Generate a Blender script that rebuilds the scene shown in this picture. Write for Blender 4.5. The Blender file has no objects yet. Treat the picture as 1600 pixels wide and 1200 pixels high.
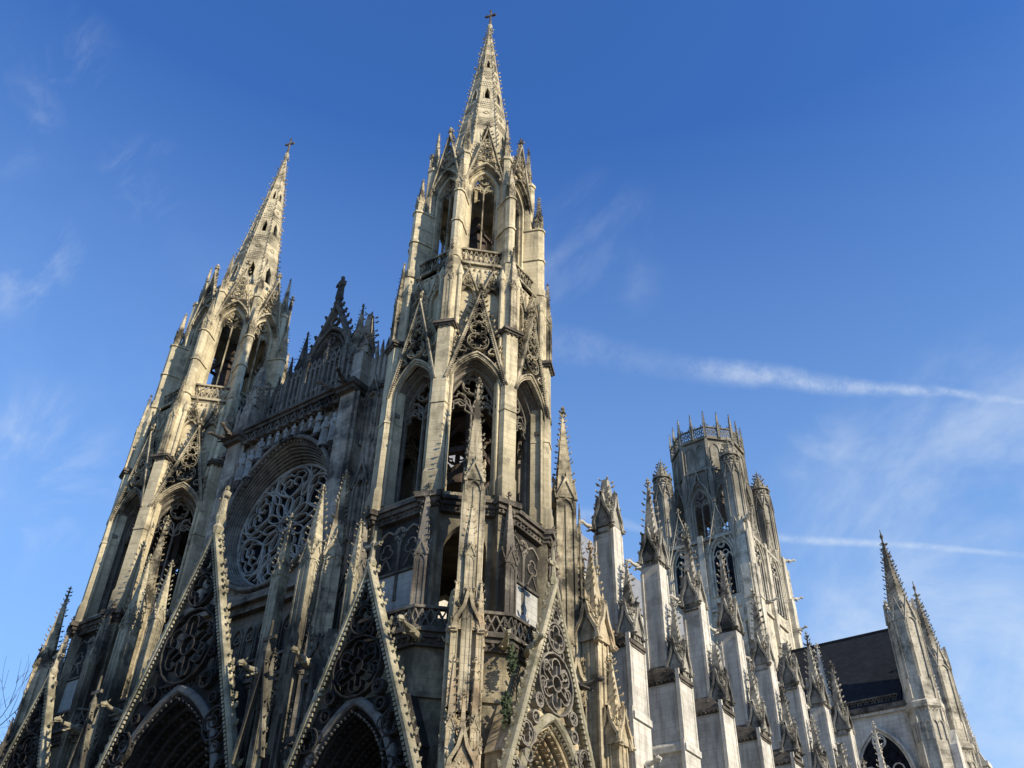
import bpy, math, random
import numpy as np
from mathutils import Matrix, Vector
PI = math.pi
R = math.radians
rnd = random.Random(7)
scene = bpy.context.scene
col = scene.collection

# ------------------------------------------------------------------ camera
F_PX = 1486.0
cam_d = bpy.data.cameras.new('camera')
cam = bpy.data.objects.new('camera', cam_d)
col.objects.link(cam)
cam_d.sensor_width = 36.0
cam_d.lens = 36.0 * F_PX / 1600.0
cam_d.clip_end = 5000
cam_d.clip_start = 0.1
Rm = Matrix(((0.82222169, 0.34276041, 0.45438617),
             (0.56877737, -0.52436257, -0.63366884),
             (0.02106651, 0.77946083, -0.62609665)))
cam.matrix_world = Matrix.Translation((40.83, -35.0, 1.6)) @ Rm.to_4x4()
scene.camera = cam

# ------------------------------------------------------------------ light
SUN_AZ = R(86.0)       # measured from -Y (west, facade side) towards +X (south flank)
SUN_EL = R(27.0)
sdir = Vector((math.sin(SUN_AZ) * math.cos(SUN_EL), -math.cos(SUN_AZ) * math.cos(SUN_EL), math.sin(SUN_EL)))
sl = bpy.data.lights.new('sun', 'SUN')
sl.energy = 5.0
sl.angle = R(0.5)
sl.color = (1.0, 0.89, 0.70)
so = bpy.data.objects.new('sun', sl)
col.objects.link(so)
so.rotation_euler = sdir.to_track_quat('Z', 'Y').to_euler()

world = bpy.data.worlds.new('World')
scene.world = world
world.use_nodes = True
wn, wl = world.node_tree.nodes, world.node_tree.links
wn.clear()
w_out = wn.new('ShaderNodeOutputWorld')
w_bg = wn.new('ShaderNodeBackground')
w_bg.inputs['Strength'].default_value = 0.13
sky = wn.new('ShaderNodeTexSky')
sky.sky_type = 'NISHITA'
sky.sun_disc = False
sky.sun_elevation = SUN_EL
sky.sun_rotation = math.atan2(sdir.x, sdir.y)
sky.altitude = 0
sky.air_density = 1.0
sky.dust_density = 0.3
sky.ozone_density = 4.0

def wnode(t, **kw):
    n = wn.new(t)
    for k, v in kw.items():
        setattr(n, k, v)
    return n
def wmath(op, a, b=None, clamp=False):
    n = wnode('ShaderNodeMath', operation=op, use_clamp=clamp)
    for i, v in enumerate((a, b)):
        if v is None: continue
        if isinstance(v, (int, float)): n.inputs[i].default_value = v
        else: wl.new(v, n.inputs[i])
    return n.outputs[0]
def wrange(v, a, b, c=0.0, d=1.0):
    n = wnode('ShaderNodeMapRange', interpolation_type='SMOOTHSTEP')
    wl.new(v, n.inputs[0])
    for i, q in enumerate((a, b, c, d)): n.inputs[i + 1].default_value = q
    return n.outputs[0]
tc = wn.new('ShaderNodeTexCoord')
DIR = tc.outputs['Generated']

def pix_dir(px, py):
    v = Rm @ Vector((px - 800.0, -(py - 600.0), -F_PX))
    return v.normalized()
def wdot(d, vec=None):
    n = wnode('ShaderNodeVectorMath', operation='DOT_PRODUCT')
    wl.new(vec or DIR, n.inputs[0]); n.inputs[1].default_value = tuple(d)
    return n.outputs['Value']
def wnoise(scale, detail=6, rough=0.6, vec=None, stretch=None, dist=0.0):
    n = wnode('ShaderNodeTexNoise')
    n.inputs['Scale'].default_value = scale
    n.inputs['Detail'].default_value = detail
    n.inputs['Roughness'].default_value = rough
    n.inputs['Distortion'].default_value = dist
    v = vec or DIR
    if stretch:
        m = wnode('ShaderNodeMapping'); wl.new(v, m.inputs[0])
        m.inputs['Rotation'].default_value = stretch[0]
        m.inputs['Scale'].default_value = stretch[1]
        v = m.outputs[0]
    wl.new(v, n.inputs['Vector'])
    return n.outputs['Fac']
def contrail(p, q, half0, half1, fade0, fade1, amt):
    """a straight vapour trail: a thin band round the great circle through two sky directions"""
    a, b = pix_dir(*p), pix_dir(*q)
    n = a.cross(b).normalized()
    along = (b - a).normalized()
    t = wdot(along)
    t0, t1 = a.dot(along), b.dot(along)
    warp = wmath('MULTIPLY', wmath('SUBTRACT', wnoise(9, 4), 0.5), half0 * 1.6)
    d = wmath('ABSOLUTE', wmath('ADD', wdot(n), warp))
    w = wrange(t, t0, t1, half0, half1)
    e = wmath('DIVIDE', d, w)
    core = wrange(e, 0.0, 1.0, 1.0, 0.0)
    f = wmath('MULTIPLY', wrange(t, t0 - fade0, t0 + fade0), wrange(t, t1 - fade1, t1 + fade1, 1.0, 0.0))
    m = wrange(wnoise(38, 7, 0.75), 0.25, 0.75, 0.15, 1.0)
    return wmath('MULTIPLY', wmath('MULTIPLY', wmath('MULTIPLY', core, f), m), amt)
def patch(c, rad, scale, lo, hi, amt, stretch=None):
    """a wisp of cirrus round a sky direction"""
    d = wdot(pix_dir(*c))
    blob = wrange(d, math.cos(rad), math.cos(rad * 0.15))
    return wmath('MULTIPLY', wmath('MULTIPLY', blob, wrange(wnoise(scale, 8, 0.62, stretch=stretch, dist=0.6), lo, hi)), amt)
cl = []
cl.append(contrail((1090, 575), (1640, 632), 0.018, 0.0050, 0.07, 0.2, 0.50))
cl.append(contrail((1200, 838), (1640, 869), 0.0065, 0.0035, 0.03, 0.2, 0.42))
cl.append(contrail((840, 540), (1010, 560), 0.03, 0.02, 0.05, 0.05, 0.16))
cl.append(contrail((850, 420), (960, 330), 0.010, 0.014, 0.04, 0.05, 0.08))
cl.append(contrail((895, 800), (1010, 830), 0.012, 0.006, 0.02, 0.02, 0.3))
S2 = ((0.5, 0.1, -0.5), (1.0, 1.9, 1.2))
S1 = ((0.3, 0.2, 0.9), (1.0, 2.6, 1.4))
cl.append(patch((1600, 960), 0.30, 3.2, 0.36, 0.84, 0.68, S1))
cl.append(patch((1330, 950), 0.16, 4.0, 0.45, 0.85, 0.22, S1))
cl.append(patch((1500, 1230), 0.25, 5.0, 0.35, 0.8, 0.5, S1))
cl.append(patch((25, 410), 0.07, 9, 0.48, 0.9, 0.42, S2))
cl.append(patch((0, 190), 0.06, 9, 0.48, 0.9, 0.35, S2))
cl.append(patch((105, 90), 0.055, 10, 0.46, 0.85, 0.3, S2))
cl.append(patch((225, 280), 0.05, 14, 0.48, 0.8, 0.16, S2))
cl.append(patch((50, 750), 0.11, 8, 0.42, 0.85, 0.4, S2))
cl.append(patch((120, 650), 0.3, 3, 0.42, 0.95, 0.2))
cl.append(patch((1280, 715), 0.05, 12, 0.4, 0.8, 0.2))
cl.append(patch((920, 400), 0.10, 6, 0.42, 0.8, 0.22, S2))
tot = cl[0]
for c_ in cl[1:]:
    tot = wmath('ADD', tot, c_)
tot = wmath('MINIMUM', tot, 0.85)
mixc = wnode('ShaderNodeMix', data_type='RGBA')
wl.new(tot, mixc.inputs[0])
tint = wnode('ShaderNodeMix', data_type='RGBA', blend_type='MULTIPLY')
tint.inputs[0].default_value = 1.0
wl.new(sky.outputs[0], tint.inputs[6]); tint.inputs[7].default_value = (0.56, 0.96, 1.50, 1)
hz = wnode('ShaderNodeMix', data_type='RGBA')      # paler air towards the horizon
wsep = wnode('ShaderNodeSeparateXYZ'); wl.new(DIR, wsep.inputs[0])
wl.new(wmath('MULTIPLY', wmath('SUBTRACT', 0.80, wsep.outputs[2]), 1.25, clamp=True), hz.inputs[0])
hz.inputs[0].default_value = 0
wl.new(tint.outputs[2], hz.inputs[6]); hz.inputs[7].default_value = (2.3, 3.85, 5.8, 1)
wl.new(hz.outputs[2], mixc.inputs[6]); mixc.inputs[7].default_value = (5.0, 5.5, 6.0, 1)
wl.new(mixc.outputs[2], w_bg.inputs['Color'])
wl.new(w_bg.outputs[0], w_out.inputs[0])

scene.view_settings.view_transform = 'Standard'
scene.view_settings.look = 'None'
scene.view_settings.exposure = 0.35
scene.view_settings.gamma = 1.0
scene.render.engine = 'CYCLES'
scene.cycles.max_bounces = 6
scene.cycles.diffuse_bounces = 3

# ------------------------------------------------------------------ materials
def stone(name, base, light, dark, soot=0.5, joint=0.6, streak=0.5, bw=0.85, bh=0.36, moss=0.0, rosy=0.0, band=None):
    m = bpy.data.materials.new(name); m.use_nodes = True
    N, L = m.node_tree.nodes, m.node_tree.links
    b = N['Principled BSDF']; b.inputs['Roughness'].default_value = 0.93
    b.inputs['Specular IOR Level'].default_value = 0.2
    g = N.new('ShaderNodeNewGeometry')
    cr = N.new('ShaderNodeVectorMath'); cr.operation = 'CROSS_PRODUCT'
    L.new(g.outputs['True Normal'], cr.inputs[0]); cr.inputs[1].default_value = (0, 0, 1)
    dt = N.new('ShaderNodeVectorMath'); dt.operation = 'DOT_PRODUCT'
    L.new(cr.outputs[0], dt.inputs[0]); L.new(g.outputs['Position'], dt.inputs[1])
    sp = N.new('ShaderNodeSeparateXYZ'); L.new(g.outputs['Position'], sp.inputs[0])
    cb = N.new('ShaderNodeCombineXYZ'); L.new(dt.outputs['Value'], cb.inputs[0]); L.new(sp.outputs[2], cb.inputs[1])
    br = N.new('ShaderNodeTexBrick'); L.new(cb.outputs[0], br.inputs['Vector'])
    br.inputs['Scale'].default_value = 1.0
    br.inputs['Brick Width'].default_value = bw; br.inputs['Row Height'].default_value = bh
    br.inputs['Mortar Size'].default_value = 0.012; br.inputs['Mortar Smooth'].default_value = 0.3
    br.inputs['Bias'].default_value = 0.0
    br.inputs['Color1'].default_value = (*base, 1); br.inputs['Color2'].default_value = (*light, 1)
    br.inputs['Mortar'].default_value = tuple(c * (1 - joint) for c in base) + (1,)
    def noise(scale, detail, rough, zs=1.0, off=0.0):
        mp = N.new('ShaderNodeMapping'); L.new(g.outputs['Position'], mp.inputs[0])
        mp.inputs['Scale'].default_value = (1, 1, zs); mp.inputs['Location'].default_value = (off, off, off)
        n = N.new('ShaderNodeTexNoise'); L.new(mp.outputs[0], n.inputs['Vector'])
        n.inputs['Scale'].default_value = scale; n.inputs['Detail'].default_value = detail
        n.inputs['Roughness'].default_value = rough
        return n.outputs['Fac']
    def rng(v, a, b_, c, d):
        n = N.new('ShaderNodeMapRange'); L.new(v, n.inputs[0])
        for i, q in enumerate((a, b_, c, d)): n.inputs[i + 1].default_value = q
        return n.outputs[0]
    def mix(f, a, b_, blend='MIX'):
        n = N.new('ShaderNodeMix'); n.data_type = 'RGBA'; n.blend_type = blend
        if isinstance(f, float): n.inputs[0].default_value = f
        else: L.new(f, n.inputs[0])
        for i, q in ((6, a), (7, b_)):
            if isinstance(q, tuple): n.inputs[i].default_value = q
            else: L.new(q, n.inputs[i])
        return n.outputs[2]
    def mul(a, b_):
        n = N.new('ShaderNodeMath'); n.operation = 'MULTIPLY'; n.use_clamp = True
        for i, q in enumerate((a, b_)):
            if isinstance(q, float): n.inputs[i].default_value = q
            else: L.new(q, n.inputs[i])
        return n.outputs[0]
    def mx(a, b_):
        n = N.new('ShaderNodeMath'); n.operation = 'MAXIMUM'
        L.new(a, n.inputs[0]); L.new(b_, n.inputs[1]); return n.outputs[0]
    c = br.outputs['Color']
    c = mix(rng(noise(0.35, 6, 0.6), 0.35, 0.68, 0.0, 0.55), c, tuple(q * 0.62 for q in base) + (1,))
    c = mix(rng(noise(6.0, 8, 0.7, 1, 4), 0.35, 0.7, 0.0, 0.35), c, tuple(q * 0.7 for q in base) + (1,))
    if rosy: c = mix(rng(noise(0.5, 4, 0.55, 1, 31), 0.5, 0.62, 0.0, rosy), c, (0.42, 0.24, 0.12, 1))
    if moss: c = mix(rng(noise(1.1, 7, 0.65, 1, 17), 0.52, 0.66, 0.0, moss), c, (0.09, 0.10, 0.035, 1))
    s1 = rng(noise(0.55, 9, 0.68, 1, 9), 0.60 - 0.24 * soot, 0.72 - 0.16 * soot, 0.0, min(1.0, soot * 1.3))
    s2 = rng(noise(2.6, 7, 0.65, 0.10, 23), 0.62 - 0.2 * streak, 0.80 - 0.14 * streak, 0.0, streak)
    msk = mx(s1, s2)
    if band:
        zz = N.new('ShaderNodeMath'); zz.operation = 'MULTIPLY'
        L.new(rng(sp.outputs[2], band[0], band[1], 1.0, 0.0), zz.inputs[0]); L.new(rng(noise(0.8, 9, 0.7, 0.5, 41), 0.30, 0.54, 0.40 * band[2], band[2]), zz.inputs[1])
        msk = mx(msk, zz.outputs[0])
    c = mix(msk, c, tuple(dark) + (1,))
    L.new(c, b.inputs['Base Color'])
    bp = N.new('ShaderNodeBump'); bp.inputs['Strength'].default_value = 0.55; bp.inputs['Distance'].default_value = 0.03
    hh = N.new('ShaderNodeMath'); hh.operation = 'SUBTRACT'
    L.new(noise(9.0, 8, 0.7), hh.inputs[0]); L.new(mul(br.outputs['Fac'], 0.6), hh.inputs[1])
    L.new(hh.outputs[0], bp.inputs['Height']); L.new(bp.outputs[0], b.inputs['Normal'])
    return m
M = {}
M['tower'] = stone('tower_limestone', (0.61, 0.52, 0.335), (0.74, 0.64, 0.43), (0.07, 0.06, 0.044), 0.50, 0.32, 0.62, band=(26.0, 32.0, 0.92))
M['carved'] = stone('carved_limestone', (0.52, 0.44, 0.29), (0.66, 0.57, 0.395), (0.045, 0.04, 0.03), 0.74, 0.3, 0.75, moss=0.2)
M['crust'] = stone('blackened_limestone', (0.14, 0.12, 0.095), (0.24, 0.205, 0.16), (0.02, 0.018, 0.016), 0.7, 0.3, 0.7)
M['facade'] = stone('facade_limestone', (0.40, 0.35, 0.27), (0.54, 0.48, 0.38), (0.032, 0.029, 0.026), 0.66, 0.5, 0.6, rosy=0.25, band=(23.0, 29.0, 0.9))  # sooty stone; its lower part is darkened further to deepen the shade
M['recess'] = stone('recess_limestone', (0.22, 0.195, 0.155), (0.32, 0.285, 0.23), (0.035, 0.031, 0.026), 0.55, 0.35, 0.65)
M['porch'] = stone('porch_limestone', (0.038, 0.034, 0.029), (0.075, 0.066, 0.055), (0.012, 0.011, 0.01), 0.7, 0.3, 0.7)  # sooty stone taken near black, painting in the portals' deep shade
M['hood'] = stone('hood_limestone', (0.16, 0.15, 0.13), (0.22, 0.205, 0.18), (0.03, 0.027, 0.024), 0.5, 0.3, 0.6)
M['rake'] = stone('rake_limestone', (0.40, 0.36, 0.24), (0.52, 0.46, 0.33), (0.05, 0.045, 0.03), 0.55, 0.3, 0.6, moss=0.5, band=(15.0, 19.0, 0.6))
M['spike'] = stone('pinnacle_limestone', (0.46, 0.41, 0.28), (0.60, 0.53, 0.38), (0.035, 0.031, 0.025), 0.62, 0.3, 0.7, moss=0.4, band=(21.0, 24.5, 0.95))  # lower shafts blackened by height, standing in for shadow cast on them
M['turret'] = stone('turret_limestone', (0.54, 0.49, 0.38), (0.68, 0.62, 0.50), (0.05, 0.044, 0.034), 0.58, 0.32, 0.7, band=(48.0, 44.0, 0.92))
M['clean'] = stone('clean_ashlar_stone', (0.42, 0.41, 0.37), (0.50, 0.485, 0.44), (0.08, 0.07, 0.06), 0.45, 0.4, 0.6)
M['spire'] = stone('spire_limestone', (0.53, 0.455, 0.305), (0.66, 0.575, 0.395), (0.06, 0.052, 0.038), 0.56, 0.32, 0.6)
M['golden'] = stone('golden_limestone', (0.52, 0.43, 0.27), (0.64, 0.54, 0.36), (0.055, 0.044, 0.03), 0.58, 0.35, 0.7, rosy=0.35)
M['nave'] = stone('nave_limestone', (0.60, 0.56, 0.47), (0.72, 0.675, 0.58), (0.14, 0.125, 0.10), 0.42, 0.32, 0.7, bh=0.42)
M['pale'] = stone('pale_tracery_stone', (0.36, 0.335, 0.285), (0.46, 0.43, 0.37), (0.06, 0.055, 0.05), 0.5, 0.25, 0.6)
M['navecarve'] = stone('nave_carved_limestone', (0.38, 0.35, 0.28), (0.50, 0.46, 0.38), (0.035, 0.032, 0.026), 0.72, 0.3, 0.75)
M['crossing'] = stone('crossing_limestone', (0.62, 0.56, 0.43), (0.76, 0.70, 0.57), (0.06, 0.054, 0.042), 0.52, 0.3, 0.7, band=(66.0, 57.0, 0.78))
def simple(name, c1, c2, scale=3.0, rough=0.9, bump=0.0, zs=1.0, metal=0.0):
    m = bpy.data.materials.new(name); m.use_nodes = True
    N, L = m.node_tree.nodes, m.node_tree.links
    b = N['Principled BSDF']; b.inputs['Roughness'].default_value = rough; b.inputs['Metallic'].default_value = metal
    g = N.new('ShaderNodeNewGeometry'); mp = N.new('ShaderNodeMapping'); L.new(g.outputs['Position'], mp.inputs[0])
    mp.inputs['Scale'].default_value = (1, 1, zs)
    n = N.new('ShaderNodeTexNoise'); L.new(mp.outputs[0], n.inputs[0]); n.inputs['Scale'].default_value = scale
    n.inputs['Detail'].default_value = 7; n.inputs['Roughness'].default_value = 0.65
    r = N.new('ShaderNodeValToRGB'); L.new(n.outputs['Fac'], r.inputs[0])
    r.color_ramp.elements[0].position = 0.36; r.color_ramp.elements[1].position = 0.66
    r.color_ramp.elements[0].color = (*c1, 1); r.color_ramp.elements[1].color = (*c2, 1)
    L.new(r.outputs[0], b.inputs['Base Color'])
    if bump:
        bp = N.new('ShaderNodeBump'); bp.inputs['Strength'].default_value = bump; L.new(n.outputs['Fac'], bp.inputs['Height'])
        L.new(bp.outputs[0], b.inputs['Normal'])
    return m
M['slate'] = stone('roof_slate', (0.012, 0.015, 0.021), (0.022, 0.027, 0.036), (0.007, 0.008, 0.010), 0.35, 0.6, 0.35, bw=0.4, bh=0.3)
M['lead'] = simple('lead_roof', (0.16, 0.165, 0.17), (0.25, 0.255, 0.26), 1.5, 0.7, 0.2)
M['glass'] = simple('leaded_glass', (0.006, 0.007, 0.009), (0.022, 0.024, 0.028), 2.2, 0.7, 0.4)
M['glass'].node_tree.nodes['Principled BSDF'].inputs['Specular IOR Level'].default_value = 0.0
M['wood'] = simple('bell_frame_oak', (0.03, 0.02, 0.013), (0.07, 0.045, 0.03), 3, 0.85, 0.3)
M['door'] = simple('door_oak', (0.02, 0.013, 0.008), (0.05, 0.032, 0.02), 3, 0.8, 0.3)
M['leaf'] = simple('weed_leaves', (0.018, 0.032, 0.010), (0.05, 0.07, 0.024), 8, 0.8)
M['bark'] = simple('tree_bark', (0.05, 0.035, 0.025), (0.10, 0.075, 0.055), 5, 0.9)
M['ground'] = simple('paved_ground', (0.10, 0.088, 0.07), (0.15, 0.13, 0.105), 0.6, 0.95, 0.1)

# ------------------------------------------------------------------ mesh builder
class MB:
    def __init__(s):
        s.v = []; s.f = []; s.M = Matrix.Identity(4); s.st = []
    def push(s, m): s.st.append(s.M.copy()); s.M = s.M @ m; return s
    def pop(s): s.M = s.st.pop()
    def add(s, vs, fs):
        o = len(s.v); m = s.M
        a = np.array(vs, float).reshape(-1, 3)
        mm = np.array(m)
        a = a @ mm[:3, :3].T + mm[:3, 3]
        s.v.extend(map(tuple, a))
        s.f.extend(tuple(i + o for i in f) for f in fs)
    def box(s, x0, x1, y0, y1, z0, z1, top=None):
        """box, optionally with its top shrunk to (x0,x1,y0,y1)"""
        t = top or (x0, x1, y0, y1)
        s.add([(x0, y0, z0), (x1, y0, z0), (x1, y1, z0), (x0, y1, z0), (t[0], t[2], z1), (t[1], t[2], z1), (t[1], t[3], z1), (t[0], t[3], z1)],
              [(3, 2, 1, 0), (4, 5, 6, 7), (0, 1, 5, 4), (1, 2, 6, 5), (2, 3, 7, 6), (3, 0, 4, 7)])
    def lathe(s, prof, n=8, cx=0, cy=0, rot=0.0, sq=1.0):
        """rings of n points; profile (radius, z) from bottom to top, ends capped"""
        vs = []; fs = []
        for r, z in prof:
            for i in range(n):
                a = rot + 2 * PI * i / n
                vs.append((cx + r * math.cos(a), cy + r * sq * math.sin(a), z))
        for k in range(len(prof) - 1):
            for i in range(n):
                j = (i + 1) % n
                fs.append((k * n + i, k * n + j, (k + 1) * n + j, (k + 1) * n + i))
        fs.append(tuple(range(n - 1, -1, -1))); fs.append(tuple((len(prof) - 1) * n + i for i in range(n)))
        s.add(vs, fs)
    def tube(s, pts, rad, n=6):
        pts = [Vector(p) for p in pts]
        if not hasattr(rad, '__len__'): rad = [rad] * len(pts)
        vs = []; fs = []
        for i, p in enumerate(pts):
            d = (pts[min(i + 1, len(pts) - 1)] - pts[max(i - 1, 0)]).normalized()
            a = d.cross(Vector((0, 0, 1)) if abs(d.z) < 0.95 else Vector((1, 0, 0))).normalized(); b = d.cross(a)
            for k in range(n):
                t = 2 * PI * k / n
                vs.append(p + (a * math.cos(t) + b * math.sin(t)) * rad[i])
        for i in range(len(pts) - 1):
            for k in range(n):
                j = (k + 1) % n
                fs.append((i * n + k, i * n + j, (i + 1) * n + j, (i + 1) * n + k))
        fs.append(tuple(range(n - 1, -1, -1))); fs.append(tuple((len(pts) - 1) * n + i for i in range(n)))
        s.add(vs, fs)
    def ribbon(s, pts, w, y0, y1, closed=False, ch=0.0):
        """a moulded bar following pts (x,z) in the face plane; y0 front (smaller y), y1 back"""
        n = len(pts); P = [Vector((p[0], p[1])) for p in pts]
        sec = [(-w / 2, y1), (-w / 2, y0 + ch), (-w / 2 + ch * 0.9, y0), (w / 2 - ch * 0.9, y0), (w / 2, y0 + ch), (w / 2, y1)]
        if ch <= 0: sec = [(-w / 2, y1), (-w / 2, y0), (w / 2, y0), (w / 2, y1)]
        k = len(sec); vs = []; fs = []
        for i in range(n):
            a = P[i - 1] if (i > 0 or closed) else None
            b = P[(i + 1) % n] if (i < n - 1 or closed) else None
            t1 = (P[i] - a).normalized() if a is not None else (b - P[i]).normalized()
            t2 = (b - P[i]).normalized() if b is not None else t1
            n1 = Vector((-t1.y, t1.x)); n2 = Vector((-t2.y, t2.x))
            m = n1 + n2
            m = n1 if m.length < 1e-4 else m.normalized()
            sc = 1 / max(0.45, m.dot(n1))
            for o, y in sec:
                q = P[i] + m * o * sc
                vs.append((q.x, y, q.y))
        rg = n if closed else n - 1
        for i in range(rg):
            j = (i + 1) % n
            for c in range(k):
                d = (c + 1) % k
                fs.append((i * k + c, j * k + c, j * k + d, i * k + d))
        if not closed:
            fs.append(tuple(range(k))); fs.append(tuple((n - 1) * k + c for c in range(k - 1, -1, -1)))
        s.add(vs, fs)
    def ext(s, pts, y0, y1):
        n = len(pts)
        vs = [(p[0], y0, p[1]) for p in pts] + [(p[0], y1, p[1]) for p in pts]
        fs = [tuple(range(n)), tuple(range(2 * n - 1, n - 1, -1))] + [(i, i + n, (i + 1) % n + n, (i + 1) % n) for i in range(n)]
        s.add(vs, fs)
    def extx(s, pts, x0, x1):
        """pts are (y,z), extruded in x"""
        n = len(pts)
        vs = [(x0, p[0], p[1]) for p in pts] + [(x1, p[0], p[1]) for p in pts]
        fs = [tuple(range(n)), tuple(range(2 * n - 1, n - 1, -1))] + [(i, i + n, (i + 1) % n + n, (i + 1) % n) for i in range(n)]
        s.add(vs, fs)
    def lump(s, p, d, r, ln):
        """leafy lump: squashed octahedron along d with an upturned tip"""
        p = Vector(p); d = Vector(d).normalized()
        a = d.cross(Vector((0, 0, 1)) if abs(d.z) < 0.9 else Vector((1, 0, 0))).normalized(); b = a.cross(d)
        j = rnd.uniform(0.8, 1.25); r *= j; ln *= rnd.uniform(0.75, 1.15)
        c = p + d * ln * 0.55
        tip = p + d * ln + Vector((0, 0, ln * 0.28))
        vs = [p - d * ln * 0.1, c + a * r, c + b * r * 0.8, c - a * r, c - b * r * 0.8, tip]
        s.add(vs, [(0, 2, 1), (0, 3, 2), (0, 4, 3), (0, 1, 4), (5, 1, 2), (5, 2, 3), (5, 3, 4), (5, 4, 1)])
    def crockets(s, p, q, out, n, size, first=0.05, last=0.96):
        p, q, out = Vector(p), Vector(q), Vector(out).normalized()
        up = (q - p).normalized()
        for i in range(n):
            if rnd.random() < 0.12: continue
            t = first + (last - first) * (i + rnd.uniform(-.18, .18)) / max(1, n - 1)
            o = p.lerp(q, t); s0 = size; size = s0 * rnd.uniform(.7, 1.2)
            s.lump(o, out + up * 0.15, size * 0.42, size * 1.25)
            s.lump(o + out * size * 0.85 + up * size * 0.12, up + out * 0.5, size * 0.33, size * 0.6)
            size = s0
    def finial(s, x, y, z, sz):
        s.lathe([(sz * .16, z), (sz * .13, z + sz * .5), (sz * .34, z + sz * .62), (sz * .13, z + sz * .78), (sz * .09, z + sz * 1.15), (sz * .22, z + sz * 1.3), (sz * .05, z + sz * 1.75)], 6, x, y)
        for k in range(4):
            a = k * PI / 2 + 0.3
            d = (math.cos(a), math.sin(a), 0.25)
            s.lump((x + d[0] * sz * .1, y + d[1] * sz * .1, z + sz * .62), d, sz * .2, sz * .55)
            s.lump((x + d[0] * sz * .05, y + d[1] * sz * .05, z + sz * 1.22), d, sz * .13, sz * .34)
def RZ(a): return Matrix.Rotation(a, 4, 'Z')
def T(x, y, z=0): return Matrix.Translation((x, y, z))

def link(name, mb, mat, parent=None, loc=(0, 0, 0), rz=0.0, label=None, smooth=False):
    me = bpy.data.meshes.new(name)
    me.from_pydata(mb.v, [], mb.f); me.update()
    if mat is not None: me.materials.append(M[mat])
    if smooth:
        for p in me.polygons: p.use_smooth = True
    return place(name, me, parent, loc, rz, label)
def place(name, me, parent=None, loc=(0, 0, 0), rz=0.0, label=None, sc=None):
    o = bpy.data.objects.new(name, me); col.objects.link(o)
    o.parent = parent
    o.location = loc; o.rotation_euler = (0, 0, rz)
    if sc: o.scale = sc
    if label: o['label'] = label
    return o
def tag(o, label=None, cat=None, group=None, kind=None):
    if label: o['label'] = label
    if cat: o['category'] = cat
    if group: o['group'] = group
    if kind: o['kind'] = kind
    return o

# ------------------------------------------------------------------ gothic pieces
def arc(a, zs, h, n=7, x=0.0):
    """pointed arch from left spring to right spring: half width a, rise h"""
    rr = (a * a + h * h) / (2 * a)
    th = math.asin(min(1, h / rr)) if h <= rr else PI / 2
    if h >= a:
        th = math.atan2(h, rr - a) if rr >= a else PI / 2
    L_ = [(x + rr - a - rr * math.cos(th * i / n), zs + rr * math.sin(th * i / n)) for i in range(n + 1)]
    return L_ + [(2 * x - p[0], p[1]) for p in L_[-2::-1]]
def archpath(a, z0, zs, h, n=7, x=0.0):
    return [(x - a, z0)] + arc(a, zs, h, n, x) + [(x + a, z0)]
def awall(mb, u0, u1, z0, z1, a, sill, zs, h, yf, yb, n=7, x=0.0, back=True, topf=None):
    pts = arc(a, zs, h, n, x)
    tf = topf or (lambda u: z1)
    for y in ((yf, yb) if back else (yf,)):
        q = [(u0, z0, x - a, z1), (x + a, z0, u1, z1)]
        for A_, B_, C_, D_ in q:
            mb.add([(A_, y, B_), (C_, y, B_), (C_, y, tf(C_)), (A_, y, tf(A_))], [(0, 1, 2, 3)])
        if sill > z0: mb.add([(x - a, y, z0), (x + a, y, z0), (x + a, y, sill), (x - a, y, sill)], [(0, 1, 2, 3)])
        for i in range(len(pts) - 1):
            p, q_ = pts[i], pts[i + 1]
            mb.add([(p[0], y, p[1]), (q_[0], y, q_[1]), (q_[0], y, max(q_[1], tf(q_[0]))), (p[0], y, max(p[1], tf(p[0])))], [(0, 1, 2, 3)])
    loop = [(x - a, sill)] + pts + [(x + a, sill)]
    for i in range(len(loop)):
        p, q_ = loop[i], loop[(i + 1) % len(loop)]
        mb.add([(p[0], yf, p[1]), (q_[0], yf, q_[1]), (q_[0], yb, q_[1]), (p[0], yb, p[1])], [(0, 1, 2, 3)])
def orders(mb, a0, a1, z0, zs, h0, yf, yb, n, x=0.0, na=7, ch=0.04):
    """receding archivolt mouldings from half width a0 (front) to a1 (back)"""
    for i in range(n):
        t = i / max(1, n - 1)
        a = a0 + (a1 - a0) * t; w = abs(a0 - a1) / n * 1.0
        y = yf + (yb - yf) * t
        mb.ribbon(archpath(a, z0, zs, h0 * a / a0, na, x), w * 0.72, y, yb + 0.05, False, ch)
def circle(cx, cz, r, n=16, ph=0.0):
    return [(cx + r * math.cos(ph + 2 * PI * i / n), cz + r * math.sin(ph + 2 * PI * i / n)) for i in range(n)]
def foil(cx, cz, r, k, ph=PI / 2, n=None, depth=0.42):
    n = n or k * 6
    out = []
    for i in range(n):
        t = 2 * PI * i / n
        q = abs(math.cos(k * t / 2.0)) ** 0.6
        out.append((cx + r * (1 - depth + depth * q) * math.cos(t + ph), cz + r * (1 - depth + depth * q) * math.sin(t + ph)))
    return out
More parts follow.
